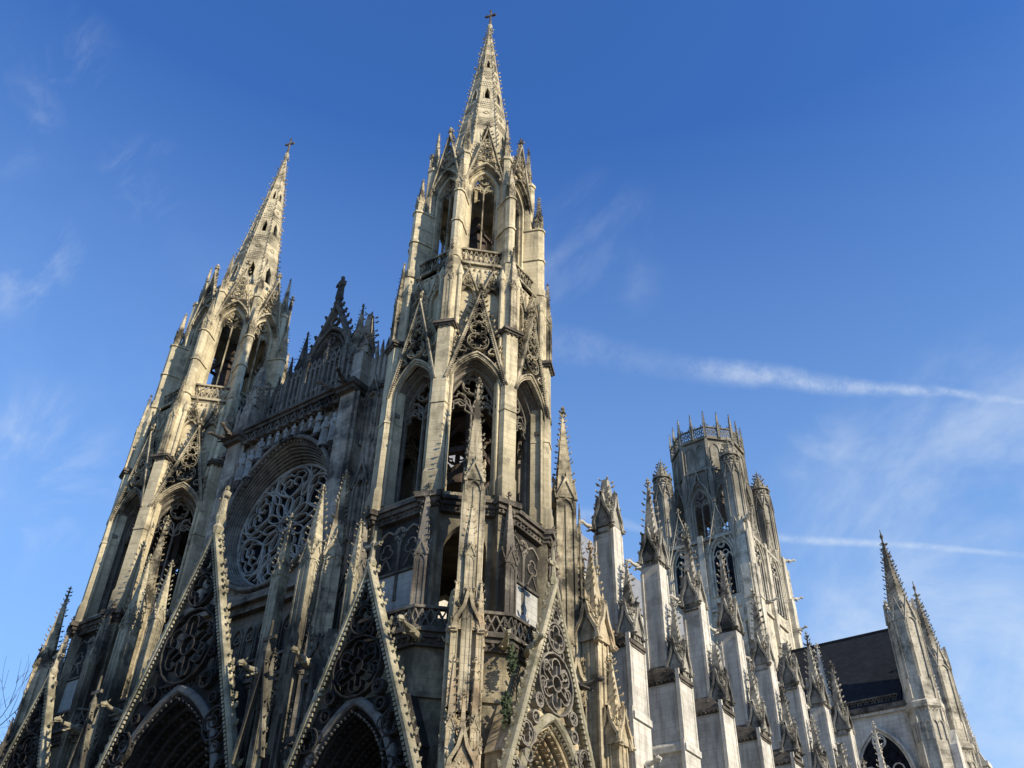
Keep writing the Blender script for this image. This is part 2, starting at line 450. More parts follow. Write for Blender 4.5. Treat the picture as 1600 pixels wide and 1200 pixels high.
def tracery(mb, a, z0, zs, h, y, w=0.09, d=0.16, lights=2, x=0.0, top='circle'):
    """pointed window tracery: mullions, cusped lancets and foiled circles"""
    c = w * 0.3
    mb.ribbon(archpath(a - w * .4, z0, zs, h, 8, x), w * 1.2, y, y + d, False, c)
    lw = 2 * a / lights
    for i in range(1, lights):
        u = x - a + lw * i
        mb.ribbon([(u, z0), (u, zs + lw * 0.2)], w, y, y + d, False, c)
    la = lw / 2
    for i in range(lights):
        u = x - a + lw * (i + .5)
        zz = zs - la * 0.35
        mb.ribbon(arc(la, zz, la * 1.35, 5, u), w * .85, y + .01, y + d - .01, False, c)
        mb.ribbon([(u - la, zz), (u - la * .45, zz + la * .35), (u - la * .5, zz + la * .75), (u, zz + la * 1.15), (u + la * .5, zz + la * .75), (u + la * .45, zz + la * .35), (u + la, zz)], w * .5, y + .03, y + d - .03, False, 0)
    zt = zs + h
    if lights == 2:
        r = a * 0.43
        mb.ribbon(circle(x, zt - r * 1.55, r), w * .8, y + .01, y + d - .01, True, c)
        mb.ribbon(foil(x, zt - r * 1.55, r * .86, 4), w * .5, y + .03, y + d - .03, True)
        for sg in (-1, 1):
            q = r * .78; cx = x + sg * a * .5; cz = zs + la * .35 + q * .9
            mb.ribbon(foil(cx, cz, q, 3, PI / 2 + sg * .3), w * .6, y + .02, y + d - .02, True)
            mb.ribbon([(x, zs), (x + sg * a * .12, cz + q * .1), (x + sg * a * .62, cz + q * 1.25)], w * .8, y + .01, y + d - .01, False, c)
    elif lights == 1:
        mb.ribbon(foil(x, zs + h * .4, a * .45, 3), w * .5, y + .03, y + d - .03, True)
    else:
        for q in range(lights - 1):
            u = x - a + lw * (q + 1); mb.ribbon(circle(u, zs + la * 1.25, la * .8, 10), w * .7, y + .01, y + d - .01, True)
        mb.ribbon(circle(x, zt - la * 1.6, la * .95, 12), w * .8, y + .01, y + d - .01, True)
        mb.ribbon(foil(x, zt - la * 1.6, la * .8, 4), w * .5, y + .03, y + d - .03, True)
def gable(mb, hw, z0, zt, y0, y1, w, nc, cs, x=0.0, fin=None, fill=True, arch=None, beads=True, bc=0.075, feet=True, tr=None):
    """openwork gable: raking bars with crockets on the back of the rakes, foiled circles between"""
    path = [(x - hw, z0), (x, zt), (x + hw, z0)]
    ym = (y0 + y1) / 2
    mb.ribbon(path, w, y0, y1, False, w * .22)
    L_ = math.hypot(hw, zt - z0); nx, nz = (zt - z0) / L_, hw / L_
    for sg in (-1, 1):
        mb.crockets((x + sg * (hw + nx * w * .5), ym, z0 + nz * w * .5), (x + sg * nx * w * .5, ym, zt + nz * w * .5), (sg * nx, 0, nz), nc, cs)
        if beads:
            nb = int(L_ / (bc * 3.2))
            for i in range(nb):
                t = (i + .5) / nb
                px = x + sg * (hw * (1 - t)) - sg * nx * w * .75; pz = z0 + (zt - z0) * t - nz * w * .75
                if px * sg < x * sg + 0.02: continue
                mb.box(px - bc, px + bc, y0 + .03, y0 + .03 + bc * 2, pz - bc, pz + bc)
    H = zt - z0
    tr = tr or mb
    if fill:
        mb_, mb = mb, tr
        r = hw * 0.36; cz = z0 + H * .34 if arch is None else arch + r * 1.05
        def wid(z): return hw * (1 - (z - z0) / H) - w * .6
        k = 0
        zc = cz
        while k < 4:
            r = wid(zc) * .86 * (1 if k else .95)
            r = min(r, (zc - (arch if arch else z0)) * .95) if k == 0 else min(r, wid(zc) * .8)
            if r < w * .55: break
            mb.ribbon(circle(x, zc, r, 18), w * .34, y0 + .05, y1 - .05, True, w * .08)
            mb.ribbon(foil(x, zc, r * .84, (6, 4, 3, 3)[k], PI / 2), w * .24, y0 + .08, y1 - .08, True)
            if k == 0 and r > .8:
                mb.ribbon(circle(x, zc, r * .26, 10), w * .22, y0 + .05, y1 - .05, True)
                for q in range(6):
                    a = PI / 2 + q * PI / 3
                    mb.ribbon([(x + r * .26 * math.cos(a), zc + r * .26 * math.sin(a)), (x + r * .6 * math.cos(a), zc + r * .6 * math.sin(a))], w * .2, y0 + .07, y1 - .07)
            # next circle sits above
            r2 = max(w * .5, r * (0.62 if k == 0 else .6))
            zc = zc + r + r2 * .92; k += 1
        if arch is not None and feet:
            for sg in (-1, 1):
                rr = hw * .17
                for (fx, fz, q) in ((.60, .235, .82), (.80, .085, .5), (.36, .40, .45)):
                    mb.ribbon(circle(x + sg * hw * fx, z0 + H * fz, rr * q, 12), w * .26, y0 + .06, y1 - .06, True)
                    mb.ribbon(foil(x + sg * hw * fx, z0 + H * fz, rr * q * .82, 4), w * .18, y0 + .08, y1 - .08, True)
        mb = mb_
    if fin: mb.finial(x, ym, zt + w * .2, fin)
def pinnacle(mb, x, y, w, z0, zs, zt, rot=0.0, nc=9, fin=True, cs=None, panels=True, broken=False, slim=0.86):
    """square shaft with sunk panels, four gablets, crocketed spirelet and finial"""
    mb.push(T(x, y) @ RZ(rot))
    h = w / 2; b = h * slim; cs = cs or w * .20
    if zs > z0:
        mb.box(-b, b, -b, b, z0, zs)
        if panels:
            for sx in (-1, 1):
                for sy in (-1, 1):
                    mb.box(sx * h - .14 * w * (sx > 0), sx * h + .14 * w * (sx < 0), sy * h - .14 * w * (sy > 0), sy * h + .14 * w * (sy < 0), z0, zs - w * .1)
            for k in range(4):
                mb.push(RZ(k * PI / 2))
                mb.ribbon(arc(h * .74, zs - w * .75, w * .6, 5), w * .1, -h, -b + .02)
                mb.box(-w * .04, w * .04, -h + .01, -b + .01, z0, zs - w * .5)
                mb.pop()
        mb.box(-h * 1.08, h * 1.08, -h * 1.08, h * 1.08, z0, z0 + w * .12)
    gh = w * 1.25
    for k in range(4):
        mb.push(RZ(k * PI / 2))
        mb.ribbon([(-h * 1.05, zs - w * .25), (0, zs + gh * .8), (h * 1.05, zs - w * .25)], w * .13, -h * 1.14, -h * .8, False)
        mb.ext([(-h * .95, zs - w * .1), (h * .95, zs - w * .1), (0, zs + gh * .7)], -h * .98, -h * .55)
        mb.lump((0, -h, zs + gh * .8), (0, -.2, 1), w * .1, w * .4)
        for sg in (-1, 1):
            mb.crockets((sg * h, -h, zs - w * .1), (0, -h, zs + gh * .8), (sg * .9, -.2, .45), 3, cs * .8, .2, .85)
        mb.pop()
    zb = zs + w * .1; rt = .04 if not broken else h * .35
    if broken: zt = zb + (zt - zb) * .72
    r0 = h * .92
    mb.lathe([(r0 * 1.414, zb), (rt * 1.414, zt)], 4, 0, 0, PI / 4)
    for sx, sy in ((1, 1), (1, -1), (-1, 1), (-1, -1)):
        mb.crockets((sx * r0, sy * r0, zb), (sx * rt, sy * rt, zt), (sx, sy, .25), nc, cs, .16, .97)
    if fin and not broken: mb.finial(0, 0, zt - w * .1, w * .42)
    mb.pop()
def balustrade(mb, u0, u1, z0, z1, y, d=.16, step=None):
    """pierced parapet between two rails"""
    n = max(1, round((u1 - u0) / (step or (z1 - z0) * .85))); s_ = (u1 - u0) / n
    mb.box(u0, u1, y, y + d + .06, z0, z0 + .12); mb.box(u0, u1, y - .04, y + d + .1, z1 - .14, z1)
    zc = (z0 + z1) / 2
    for i in range(n):
        c = u0 + s_ * (i + .5); q = (z1 - z0) * .36
        mb.ribbon([(c - s_ / 2, z0 + .1), (c, zc + q * .9), (c + s_ / 2, z0 + .1)], .07, y + .02, y + d)
        mb.ribbon([(c - s_ / 2, z1 - .1), (c, zc - q * .9), (c + s_ / 2, z1 - .1)], .07, y + .03, y + d - .01)
        mb.ribbon(foil(c, zc, q * .5, 4), .05, y + .02, y + d, True)
def leafrow(mb, u0, u1, z, y, s_=.13):
    n = max(1, int((u1 - u0) / (s_ * 2.3)))
    for i in range(n):
        u = u0 + (u1 - u0) * (i + .5) / n
        mb.lump((u, y + .02, z), (rnd.uniform(-.3, .3), -1, rnd.uniform(-.2, .5)), s_ * .8, s_ * 1.5)
def statue(mb, x, y, z, h, seed=0):
    r = random.Random(seed)
    tw = r.uniform(-.25, .25)
    mb.push(T(x, y, z) @ RZ(tw) @ Matrix.Scale(h, 4))
    mb.lathe([(.15, 0), (.16, .03), (.135, .10), (.125, .3), (.115, .48), (.13, .62), (.15, .74), (.12, .80), (.05, .835), (.045, .86)], 10, sq=.72)
    mb.lathe([(.035, .855), (.062, .885), (.066, .925), (.055, .965), (.02, .995)], 8, sq=1.05)
    mb.lathe([(.07, .945), (.075, .985), (.05, 1.0)], 6)
    for k in range(7):   # robe folds
        a = -PI / 2 + (k - 3) * .33
        mb.tube([(.14 * math.cos(a), .10 * math.sin(a), .02), (.125 * math.cos(a), .09 * math.sin(a), .3), (.10 * math.cos(a * .95 - .08), .085 * math.sin(a), .58)], [.022, .018, .008], 4)
    for sg in (-1, 1):
        hz = r.uniform(.48, .66)
        mb.tube([(sg * .14, 0, .73), (sg * .165, -.03, .58), (sg * .07, -.13, hz)], [.045, .042, .028], 6)
        mb.lump((sg * .07, -.13, hz), (-sg * .4, -.5, .2), .03, .06)
    mb.tube([(.07, -.15, .3), (.085, -.16, .84)], .012, 4)
    mb.pop()
def gargoyle(mb, ln=1.5):
    """a crouching beast jutting out along -y from the origin"""
    mb.tube([(0, .3, 0), (0, -.1, .02), (0, -ln * .4, .10), (0, -ln * .7, .12), (0, -ln * .88, .2)], [.2, .2, .17, .11, .10], 8)
    mb.tube([(0, -ln * .84, .2), (0, -ln * .98, .24), (0, -ln * 1.1, .19), (0, -ln * 1.2, .16)], [.09, .15, .12, .06], 7)
    mb.tube([(0, -ln * .98, .12), (0, -ln * 1.14, .06)], [.06, .04], 5)
    for sg in (-1, 1):
        mb.lump((sg * .08, -ln * .94, .34), (sg * .6, .4, .8), .05, .16)
        mb.tube([(sg * .14, -ln * .25, .02), (sg * .2, -ln * .45, -.12), (sg * .15, -ln * .6, -.2)], [.09, .07, .04], 5)
        mb.tube([(sg * .1, -ln * .2, .1), (sg * .2, -ln * .1, .22), (sg * .14, ln * .1, .3)], [.07, .05, .02], 4)

def ogee_hood(m, x, y, w, z, h):
    """drooping ogee canopy wrapped on a square shaft"""
    m.push(T(x, y))
    for k in range(4):
        m.push(RZ(k * PI / 2))
        m.ribbon([(-w * .62, z - h * .1), (-w * .5, z + h * .22), (-w * .18, z + h * .55), (0, z + h)], w * .14, -w * .66, -w * .4)
        m.ribbon([(w * .62, z - h * .1), (w * .5, z + h * .22), (w * .18, z + h * .55), (0, z + h)], w * .14, -w * .66, -w * .4)
        m.ext([(-w * .5, z), (w * .5, z), (0, z + h * .6)], -w * .52, -w * .3)
        for sg in (-1, 1):
            m.lump((sg * w * .5, -w * .55, z), (sg * .5, -.6, -.4), w * .14, w * .35)
            m.crockets((sg * w * .5, -w * .55, z + h * .2), (0, -w * .55, z + h), (sg, -.3, .2), 3, w * .18)
        m.pop()
    m.pop()
TAN = math.tan(PI / 8)
COS = math.cos(PI / 8)

# =================================================================== ground
gm = MB(); gm.add([(-1500, -1500, 0), (1500, -1500, 0), (1500, 1500, 0), (-1500, 1500, 0)], [(0, 1, 2, 3)])
tag(link('ground', gm, 'ground'), kind='structure')

# =================================================================== the abbey church
church = bpy.data.objects.new('abbey_church', None); col.objects.link(church)
tag(church, 'gothic abbey church of weathered pale limestone with two crocketed spires and a crowned crossing tower', 'church')

# ------------------------------------------------------------------ bell tower (octagonal, built at the origin)
def ring(mb, fn):
    for k in range(8):
        mb.push(RZ(k * PI / 4)); fn(mb, k); mb.pop()
def corner(mb, fn):
    for k in range(8):
        mb.push(RZ(k * PI / 4 + PI / 8)); fn(mb, k); mb.pop()
def tower_shell():
    mb = MB()
    # base block below the gallery
    def base(m, k):
        w = 5.0 * TAN
        m.box(-w, w, -5.0, -4.0, 16.3 if k % 2 == 0 else 0, 19.0)
        for z in (16.4, 18.7):
            m.box(-w - .05, w + .05, -5.0 - .14, -4.9, z, z + .25)
    ring(mb, base)
    # arcade stage
    def arcade(m, k):
        ri = 4.3; w = ri * TAN
        if k % 2 == 0:
            m.box(-w, w, -ri, -ri + .7, 19.0, 26.2)
        else:
            awall(m, -w, w, 19.0, 26.2, 1.05, 20.4, 24.0, 1.5, -ri, -ri + .7)
        # string under the belfry and belfry wall
        w2 = 4.35 * TAN
        m.box(-w2, w2, -4.05, -3.35, 37.2, 44.0)
        m.box(-4.5 * TAN, 4.5 * TAN, -4.5, -3.3, 26.3, 27.1)
        m.add([(-w2, -4.35, 27.1), (w2, -4.35, 27.1), (1.34, -3.7, 27.6), (-1.34, -3.7, 27.6)], [(0, 1, 2, 3)])
        # lantern wall
        w3 = 3.3 * TAN
        awall(m, -w3, w3, 44.0, 55.8, .86, 45.4, 51.9, 1.7, -3.3, -2.75)
        m.ext([(-w3, 55.6), (w3, 55.6), (w3 * .8, 56.6), (-w3 * .8, 56.6)], -3.25, -2.4)
    ring(mb, arcade)
    # floors that close the hollow stages
    for z, r in ((19.0, 4.9), (26.4, 4.2), (44.0, 3.9)):
        mb.lathe([(r / COS * .99, z), (r / COS * .99, z + .2)], 8, 0, 0, PI / 8)
    # piers
    def pier(m, k):
        m.box(-.45, .45, -5.0, -4.3, 19.0, 26.3)
        # belfry pier: broad flat face with chamfered shoulders
        m.ext([(-.1, 0)], 0, 0) if False else None
        prof = [(-.47, -4.1), (-.47, -4.88), (-.37, -5.12), (.37, -5.12), (.47, -4.88), (.47, -4.1)]
        def pr(p, z0, z1, q=None):
            q = q or p; n = len(p)
            m.add([(a, b, z0) for a, b in p] + [(a, b, z1) for a, b in q], [tuple(range(n - 1, -1, -1)), tuple(range(n, 2 * n))] + [(i, (i + 1) % n, (i + 1) % n + n, i + n) for i in range(n)])
        base_ = [(a * 1.12, b if b > -4.2 else b - .1) for a, b in prof]
        pr(base_, 26.7, 28.0); pr(base_, 28.0, 28.25, prof)
        pr(prof, 28.25, 37.9)
        # slender shafts flanking
        for sg in (-1, 1):
            for q, (dx, dy) in enumerate(((.66, -4.58),)):
                m.lathe([(.085, 27.1), (.085, 37.8)], 6, sg * .56, -4.72)
        # string half way
        ps = [(a * 1.06, b if b > -4.2 else b - .05) for a, b in prof]
        pr(ps, 32.4, 32.52)
        # above the cap: two clustered shafts and core
        up = [(-.42, -3.8), (-.42, -4.75), (-.2, -4.95), (.2, -4.95), (.42, -4.75), (.42, -3.8)]
        pr(up, 38.2, 43.8)
        for sg in (-1, 1):
            m.lathe([(.15, 38.3), (.15, 42.2), (.22, 42.3), (.22, 42.5), (.05, 43.2)], 8, sg * .55, -4.68)
        rd = [(-.34, -3.2), (-.34, -4.45), (-.22, -4.72), (0, -4.8), (.22, -4.72), (.34, -4.45), (.34, -3.2)]
        pr(rd, 43.8, 50.2)
        pr([(a * 1.2, b * 1.02) for a, b in rd], 44.0, 44.6)
        # slab between outer and inner lantern pier
        rd2 = [(-.3, -3.2), (-.3, -3.9), (0, -4.1), (.3, -3.9), (.3, -3.2)]
        pr(rd2, 50.2, 55.2)
        pr([(a * 1.25, b * 1.02) for a, b in rd2], 54.9, 55.15)
        for z in (47.2, 50.1):
            pr([(a * 1.22, b * 1.015) for a, b in rd], z, z + .14)
        m.add([(-.3, -4.3, 50.24), (.3, -4.3, 50.24), (.3, -3.9, 51.2), (-.3, -3.9, 51.2)], [(0, 1, 2, 3)])
    corner(mb, pier)
    return mb
def stage_cornice():
    """dark leaf-carved cornice under the belfry, stepping round the piers"""
    mb = MB()
    def f(m, k):
        r = 4.72; w = r * TAN
        m.box(-w, w, -r, -4.2, 26.25, 26.5); m.box(-w - .03, w + .03, -r - .14, -4.2, 26.5, 26.7)
        m.box(-w * .99, w * .99, -r + .12, -4.2, 25.9, 26.25)
        leafrow(m, -w + .2, w - .2, 26.08, -r + .12, .12)
    ring(mb, f)
    def g(m, k):
        m.box(-.58, .58, -5.26, -4.2, 26.2, 26.42); m.box(-.68, .68, -5.4, -4.2, 26.42, 26.72)
        m.box(-.5, .5, -5.14, -4.2, 26.0, 26.2)
        leafrow(m, -.5, .5, 26.1, -5.16, .12)
    corner(mb, g)
    return mb
def pier_cap():
    m = MB()
    if 1:
        m.box(-.56, .56, -5.24, -4.0, 37.9, 38.02); m.box(-.64, .64, -5.34, -4.0, 38.02, 38.2)
        leafrow(m, -.45, .45, 37.82, -5.12, .12)
        m.box(-.5, .5, -5.0, -3.9, 38.2, 38.4)
    return m
def lantern_sill():
    mb = MB()
    def f(m, k):
        r = 4.05; w = r * TAN
        m.box(-w, w, -r, -3.2, 43.5, 43.75); m.box(-w, w, -r - .15, -3.2, 43.75, 43.95)
        leafrow(m, -w + .1, w - .1, 43.3, -r + .03, .14)
        balustrade(m, -w * .93, w * .93, 44.0, 45.3, -3.95, .14, .62)
    ring(mb, f); return mb
def f_arcade_panel():
    """blind tracery in the wall below the belfry"""
    mb = MB(); w = 4.3 * TAN - .12
    for i in (-1, 1):
        mb.ribbon(archpath(w * .46, 21.6, 24.4, 1.1, 6, i * w * .48), .11, -4.42, -4.3, False, .02)
        mb.ribbon(foil(i * w * .48, 24.35, w * .25, 3), .07, -4.4, -4.3, True)
        mb.ribbon([(i * w * .48 - .4, 23.3), (i * w * .48, 24.0), (i * w * .48 + .4, 23.3)], .07, -4.4, -4.3)
    mb.ribbon(circle(0, 25.2, .34, 12), .09, -4.42, -4.3, True); mb.ribbon(foil(0, 25.2, .27, 4), .06, -4.4, -4.3, True)
    mb.box(-w, w, -4.46, -4.28, 23.0, 23.12)
    return mb
def f_belfry_wall():
    mb = MB(); w2 = 4.0 * TAN
    awall(mb, -w2, w2, 26.3, 37.2, 1.38, 27.2, 33.2, 2.4, -3.95, -3.3)
    for sg in (-1, 1):
        for q, (dx, dy) in enumerate(((1.72, -4.34), (1.58, -4.18), (1.46, -4.04))): mb.lathe([(.075, 27.1), (.075, 33.0)], 6, sg * dx, dy)
    return mb
def f_belfry_window():
    mb = MB()
    orders(mb, 1.64, 1.38, 33.0, 33.3, 2.6, -4.34, -3.55, 6, ch=.03)
    # jamb capitals
    for sg in (-1, 1):
        mb.box(sg * 1.45 - .24, sg * 1.45 + .24, -4.6, -3.9, 32.9, 33.15)
    tracery(mb, 1.36, 27.3, 33.0, 2.6, -3.62, .11, .2, 2)
    return mb
def f_belfry_gable():
    mb = MB()
    mb.ribbon(archpath(1.62, 32.6, 33.6, 2.65, 10), .11, -4.80, -4.4, False, .02); mb.ribbon(archpath(1.48, 32.6, 33.5, 2.45, 10), .05, -4.72, -4.45, False, .0)
    gable(mb, 1.70, 34.1, 40.8, -4.9, -4.55, .15, 17, .25, arch=36.35, fin=.5, bc=.045, feet=False)
    pts = arc(1.55, 33.55, 2.55, 16)
    for sg in (-1, 1):
        for q in range(5): mb.box(sg * 1.55 - .04, sg * 1.55 + .04, -4.72, -4.6, 32.6 + q * .2, 32.68 + q * .2)
        mb.ribbon(foil(sg * .84, 36.35, .22, 3), .06, -4.8, -4.62, True); mb.ribbon(circle(sg * 1.17, 35.5, .14, 9), .05, -4.8, -4.62, True)
    for i in range(len(pts) - 1):
        for t in (.25, .75):
            px = pts[i][0] * (1 - t) + pts[i + 1][0] * t; pz = pts[i][1] * (1 - t) + pts[i + 1][1] * t
            mb.box(px - .045, px + .045, -4.72, -4.6, pz - .045, pz + .045)
    return mb
def f_gable_panel():
    mb = MB(); mb.ext([(-1.5, 34.7), (-1.15, 35.5), (-.6, 36.15), (0, 36.4), (.6, 36.15), (1.15, 35.5), (1.5, 34.7), (0, 40.4)], -4.46, -4.30)
    return mb
def f_blind_gablets():
    mb = MB()
    for i in (-1, 1):
        x = i * .74
        mb.ribbon(archpath(.46, 38.8, 41.0, .75, 6, x), .13, -4.3, -4.02, False, .03)
        gable(mb, .62, 41.3, 43.1, -4.4, -4.18, .13, 6, .12, x=x, fin=.3, beads=False)
        mb.lathe([(.07, 38.8), (.07, 43.0), (.02, 43.4)], 6, x + i * .66, -4.2)
    mb.lathe([(.08, 38.8), (.08, 42.6), (.02, 43.2)], 6, 0, -4.25)
    return mb
def f_lantern_window():
    mb = MB()
    orders(mb, 1.16, .86, 45.4, 51.9, 2.15, -3.5, -3.1, 4, ch=.02)
    tracery(mb, .85, 45.4, 51.9, 1.7, -3.1, .1, .18, 2)
    return mb
def f_lantern_gable():
    mb = MB()
    mb.ribbon(arc(1.26, 51.9, 2.35, 8), .15, -3.72, -3.3, False, .03)
    gable(mb, 1.34, 52.2, 58.1, -3.78, -3.5, .15, 14, .19, arch=54.35, fin=.5, beads=False)
    return mb
def f_spire():
    mb = MB()
    def rr(z): return .110 * (77.6 - z)
    z0, z1 = 54.8, 77.2
    ops = [(59.0, .30, 1.1), (62.9, None, .22), (65.3, .21, .95), (68.2, None, .15), (70.2, .14, .7)]
    def f(m, k):
        sl = .110
        # face as a tilted plane: build flat (u,y,z) bands with openings as separate strips
        bands = []
        z = z0
        cuts = [(58.6, 60.6, .27), (65.0, 66.6, .19), (70.0, 71.2, .12)]
        def yy(z): return -rr(z)
        def hw(z): return rr(z) * TAN
        for a, b, o in cuts:
            m.add([(-hw(z), yy(z), z), (hw(z), yy(z), z), (hw(a), yy(a), a), (-hw(a), yy(a), a)], [(0, 1, 2, 3)])
            sp = a + (b - a) * .6
            for sg in (-1, 1):
                m.add([(sg * hw(a), yy(a), a), (sg * o, yy(a), a), (sg * o, yy(sp), sp), (sg * hw(sp), yy(sp), sp)], [(0, 1, 2, 3)])
                m.add([(sg * hw(sp), yy(sp), sp), (sg * o, yy(sp), sp), (0, yy(b), b), (sg * hw(b), yy(b), b)], [(0, 1, 2, 3)])
                # reveals
                m.add([(sg * o, yy(a), a), (sg * o, yy(sp), sp), (sg * o, yy(sp) + .25, sp), (sg * o, yy(a) + .25, a)], [(0, 1, 2, 3)])
                m.add([(sg * o, yy(sp), sp), (0, yy(b), b), (0, yy(b) + .25, b), (sg * o, yy(sp) + .25, sp)], [(0, 1, 2, 3)])
            path = [(-o - .05, a), (-o - .05, sp), (0, b + .1), (o + .05, sp), (o + .05, a)]
            m.push(Matrix.Translation((0, yy(a), 0)) @ Matrix(((1, 0, 0, 0), (0, 1, sl, -sl * a), (0, 0, 1, 0), (0, 0, 0, 1))))
            m.ribbon(path, .07, -.05, .04)
            m.pop()
            z = b
        m.add([(-hw(z), yy(z), z), (hw(z), yy(z), z), (hw(z1), yy(z1), z1), (-hw(z1), yy(z1), z1)], [(0, 1, 2, 3)])
        # scaled bands and quatrefoils carved on the face
        def shear(a): return Matrix.Translation((0, yy(a), 0)) @ Matrix(((1, 0, 0, 0), (0, 1, sl, -sl * a), (0, 0, 1, 0), (0, 0, 0, 1)))
        for a, b in ((57.6, 58.3), (61.0, 62.2), (63.5, 64.6), (66.9, 67.8), (68.7, 69.5), (71.6, 72.4), (73.2, 74)):
            m.push(shear(a)); rows = int(round((b - a) / .26))
            for j in range(rows):
                zz = a + (j + .5) * (b - a) / rows; h_ = hw(zz) - .08; n = max(2, int(h_ * 2 / .17))
                for i in range(n):
                    u = -h_ + 2 * h_ * (i + .5 + (.25 if j % 2 else -.25) * (n > 2)) / n; q = h_ / n
                    m.add([(u - q, 0, zz + .13), (u + q, 0, zz + .13), (u + q * .8, -.045, zz - .08), (u - q * .8, -.045, zz - .08), (u, -.04, zz - .15)], [(0, 3, 2, 1), (3, 4, 2)])
            m.pop()
        for zc, q in ((62.85, .17), (68.25, .12)):
            m.push(shear(zc))
            m.ribbon(foil(0, zc, q * 1.3, 4), .06, -.06, .02, True)
            m.ext(foil(0, zc, q, 4), -.012, .02)
            m.pop()
    ring(mb, f)
    for k in range(8):
        a = k * PI / 4 + PI / 8; d = Vector((math.cos(a), math.sin(a), 0))
        p = d * rr(z0) / COS + Vector((0, 0, z0)); q = d * rr(z1) / COS + Vector((0, 0, z1))
        mb.tube([p, q], [.085, .03], 5)
        mb.crockets(p + d * .05, q + d * .02, d, 38, .20, .06, .985)
    mb.lathe([(.12, 77.0), (.2, 77.25), (.24, 77.5), (.12, 77.8)], 8)
    return mb
def f_cross():
    mb = MB()
    mb.lathe([(.15, 77.7), (.10, 78.6), (.07, 80.0)], 6)
    mb.box(-.42, .42, -.07, .07, 79.17, 79.34)
    for p in ((-.42, 79.26), (.42, 79.26), (0, 80.0)):
        mb.lathe([(.05, p[1] - .13), (.13, p[1]), (.05, p[1] + .16)], 6, p[0], 0)
    for sg in (-1, 1): mb.tube([(sg * .3, 0, 79.0), (sg * .08, 0, 79.2), (sg * .3, 0, 79.5)], .03, 4)
    return mb
SH = {}
def mesh_of(name, mb, mat):
    me = bpy.data.meshes.new(name); me.from_pydata(mb.v, [], mb.f); me.update(); me.materials.append(M[mat]); return me
SH['shell'] = mesh_of('bell_tower', tower_shell(), 'tower')
SH['cornice'] = mesh_of('cornice', stage_cornice(), 'crust')
SH['pcap'] = mesh_of('pier_cap', pier_cap(), 'crust')
SH['sill'] = mesh_of('balustrade', lantern_sill(), 'carved')
SH['panel'] = mesh_of('blind_arcade', f_arcade_panel(), 'facade')
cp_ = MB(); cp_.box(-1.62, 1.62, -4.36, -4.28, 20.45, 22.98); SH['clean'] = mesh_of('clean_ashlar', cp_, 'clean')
cp_ = MB(); cp_.box(-1.7, 1.7, -4.34, -4.28, 23.1, 25.9); SH['darkpan'] = mesh_of('dark_panel', cp_, 'porch')  # near-black slab behind the upper tracery
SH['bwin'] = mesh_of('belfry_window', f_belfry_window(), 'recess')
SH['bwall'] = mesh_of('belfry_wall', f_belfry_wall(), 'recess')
SH['bgab'] = mesh_of('belfry_gable', f_belfry_gable(), 'carved')
SH['gpan'] = mesh_of('gable_panel', f_gable_panel(), 'porch')
SH['blind'] = mesh_of('blind_gablets', f_blind_gablets(), 'carved')
SH['lwin'] = mesh_of('lantern_window', f_lantern_window(), 'carved')
SH['lgab'] = mesh_of('lantern_gable', f_lantern_gable(), 'carved')
SH['spire'] = mesh_of('spire', f_spire(), 'spire')
SH['cross'] = mesh_of('spire_cross', f_cross(), 'crust')
def pm(mat, *a, **k):
    m = MB(); pinnacle(m, *a, **k); return mesh_of('pinnacle', m, mat)
SH['p_out'] = pm('carved', 0, 0, .5, 50.2, 51.2, 53.6, nc=8)
SH['p_in'] = pm('carved', 0, 0, .42, 55.1, 56.3, 59.4, nc=9)
SH['p_mid'] = pm('carved', 0, 0, .44, 38.3, 41.6, 45.0, nc=9)
SH['p_low'] = pm('facade', 0, 0, .62, 19.2, 23.2, 26.9, nc=9)
fm = MB()
for z in (28.5, 31.5, 34.5, 37.5):
    for k in range(4):
        fm.push(RZ(k * PI / 2 + .3)); fm.box(-1.7, 1.7, -1.7, -1.4, z, z + .35); fm.tube([(-1.5, -1.5, z), (1.5, -1.5, z + 3)], .12, 4); fm.pop()
for sx in (-1, 1):
    for sy in (-1, 1): fm.tube([(sx * 1.55, sy * 1.2, 26.6), (sx * 1.3, sy * 1.5, 40)], .2, 4)
fm.lathe([(1.0, 30), (.85, 30.4), (.6, 31.4), (.3, 31.7)], 14); fm.lathe([(.8, 34.6), (.7, 35), (.45, 36), (.2, 36.2)], 14)
fm.lathe([(1.15, 44.1), (1.0, 47.5), (.75, 50.5), (.3, 52.5)], 8)  # dark core added inside the lantern to make its openings read dark
for k in range(4):
    fm.push(RZ(k * PI / 2)); fm.box(-1.6, 1.6, -1.25, -1.05, 46.6, 46.85); fm.box(-1.4, 1.4, -1.2, -1.0, 49.6, 49.8); fm.pop()
SH['frame'] = mesh_of('bell_frame_dark_core', fm, 'wood')

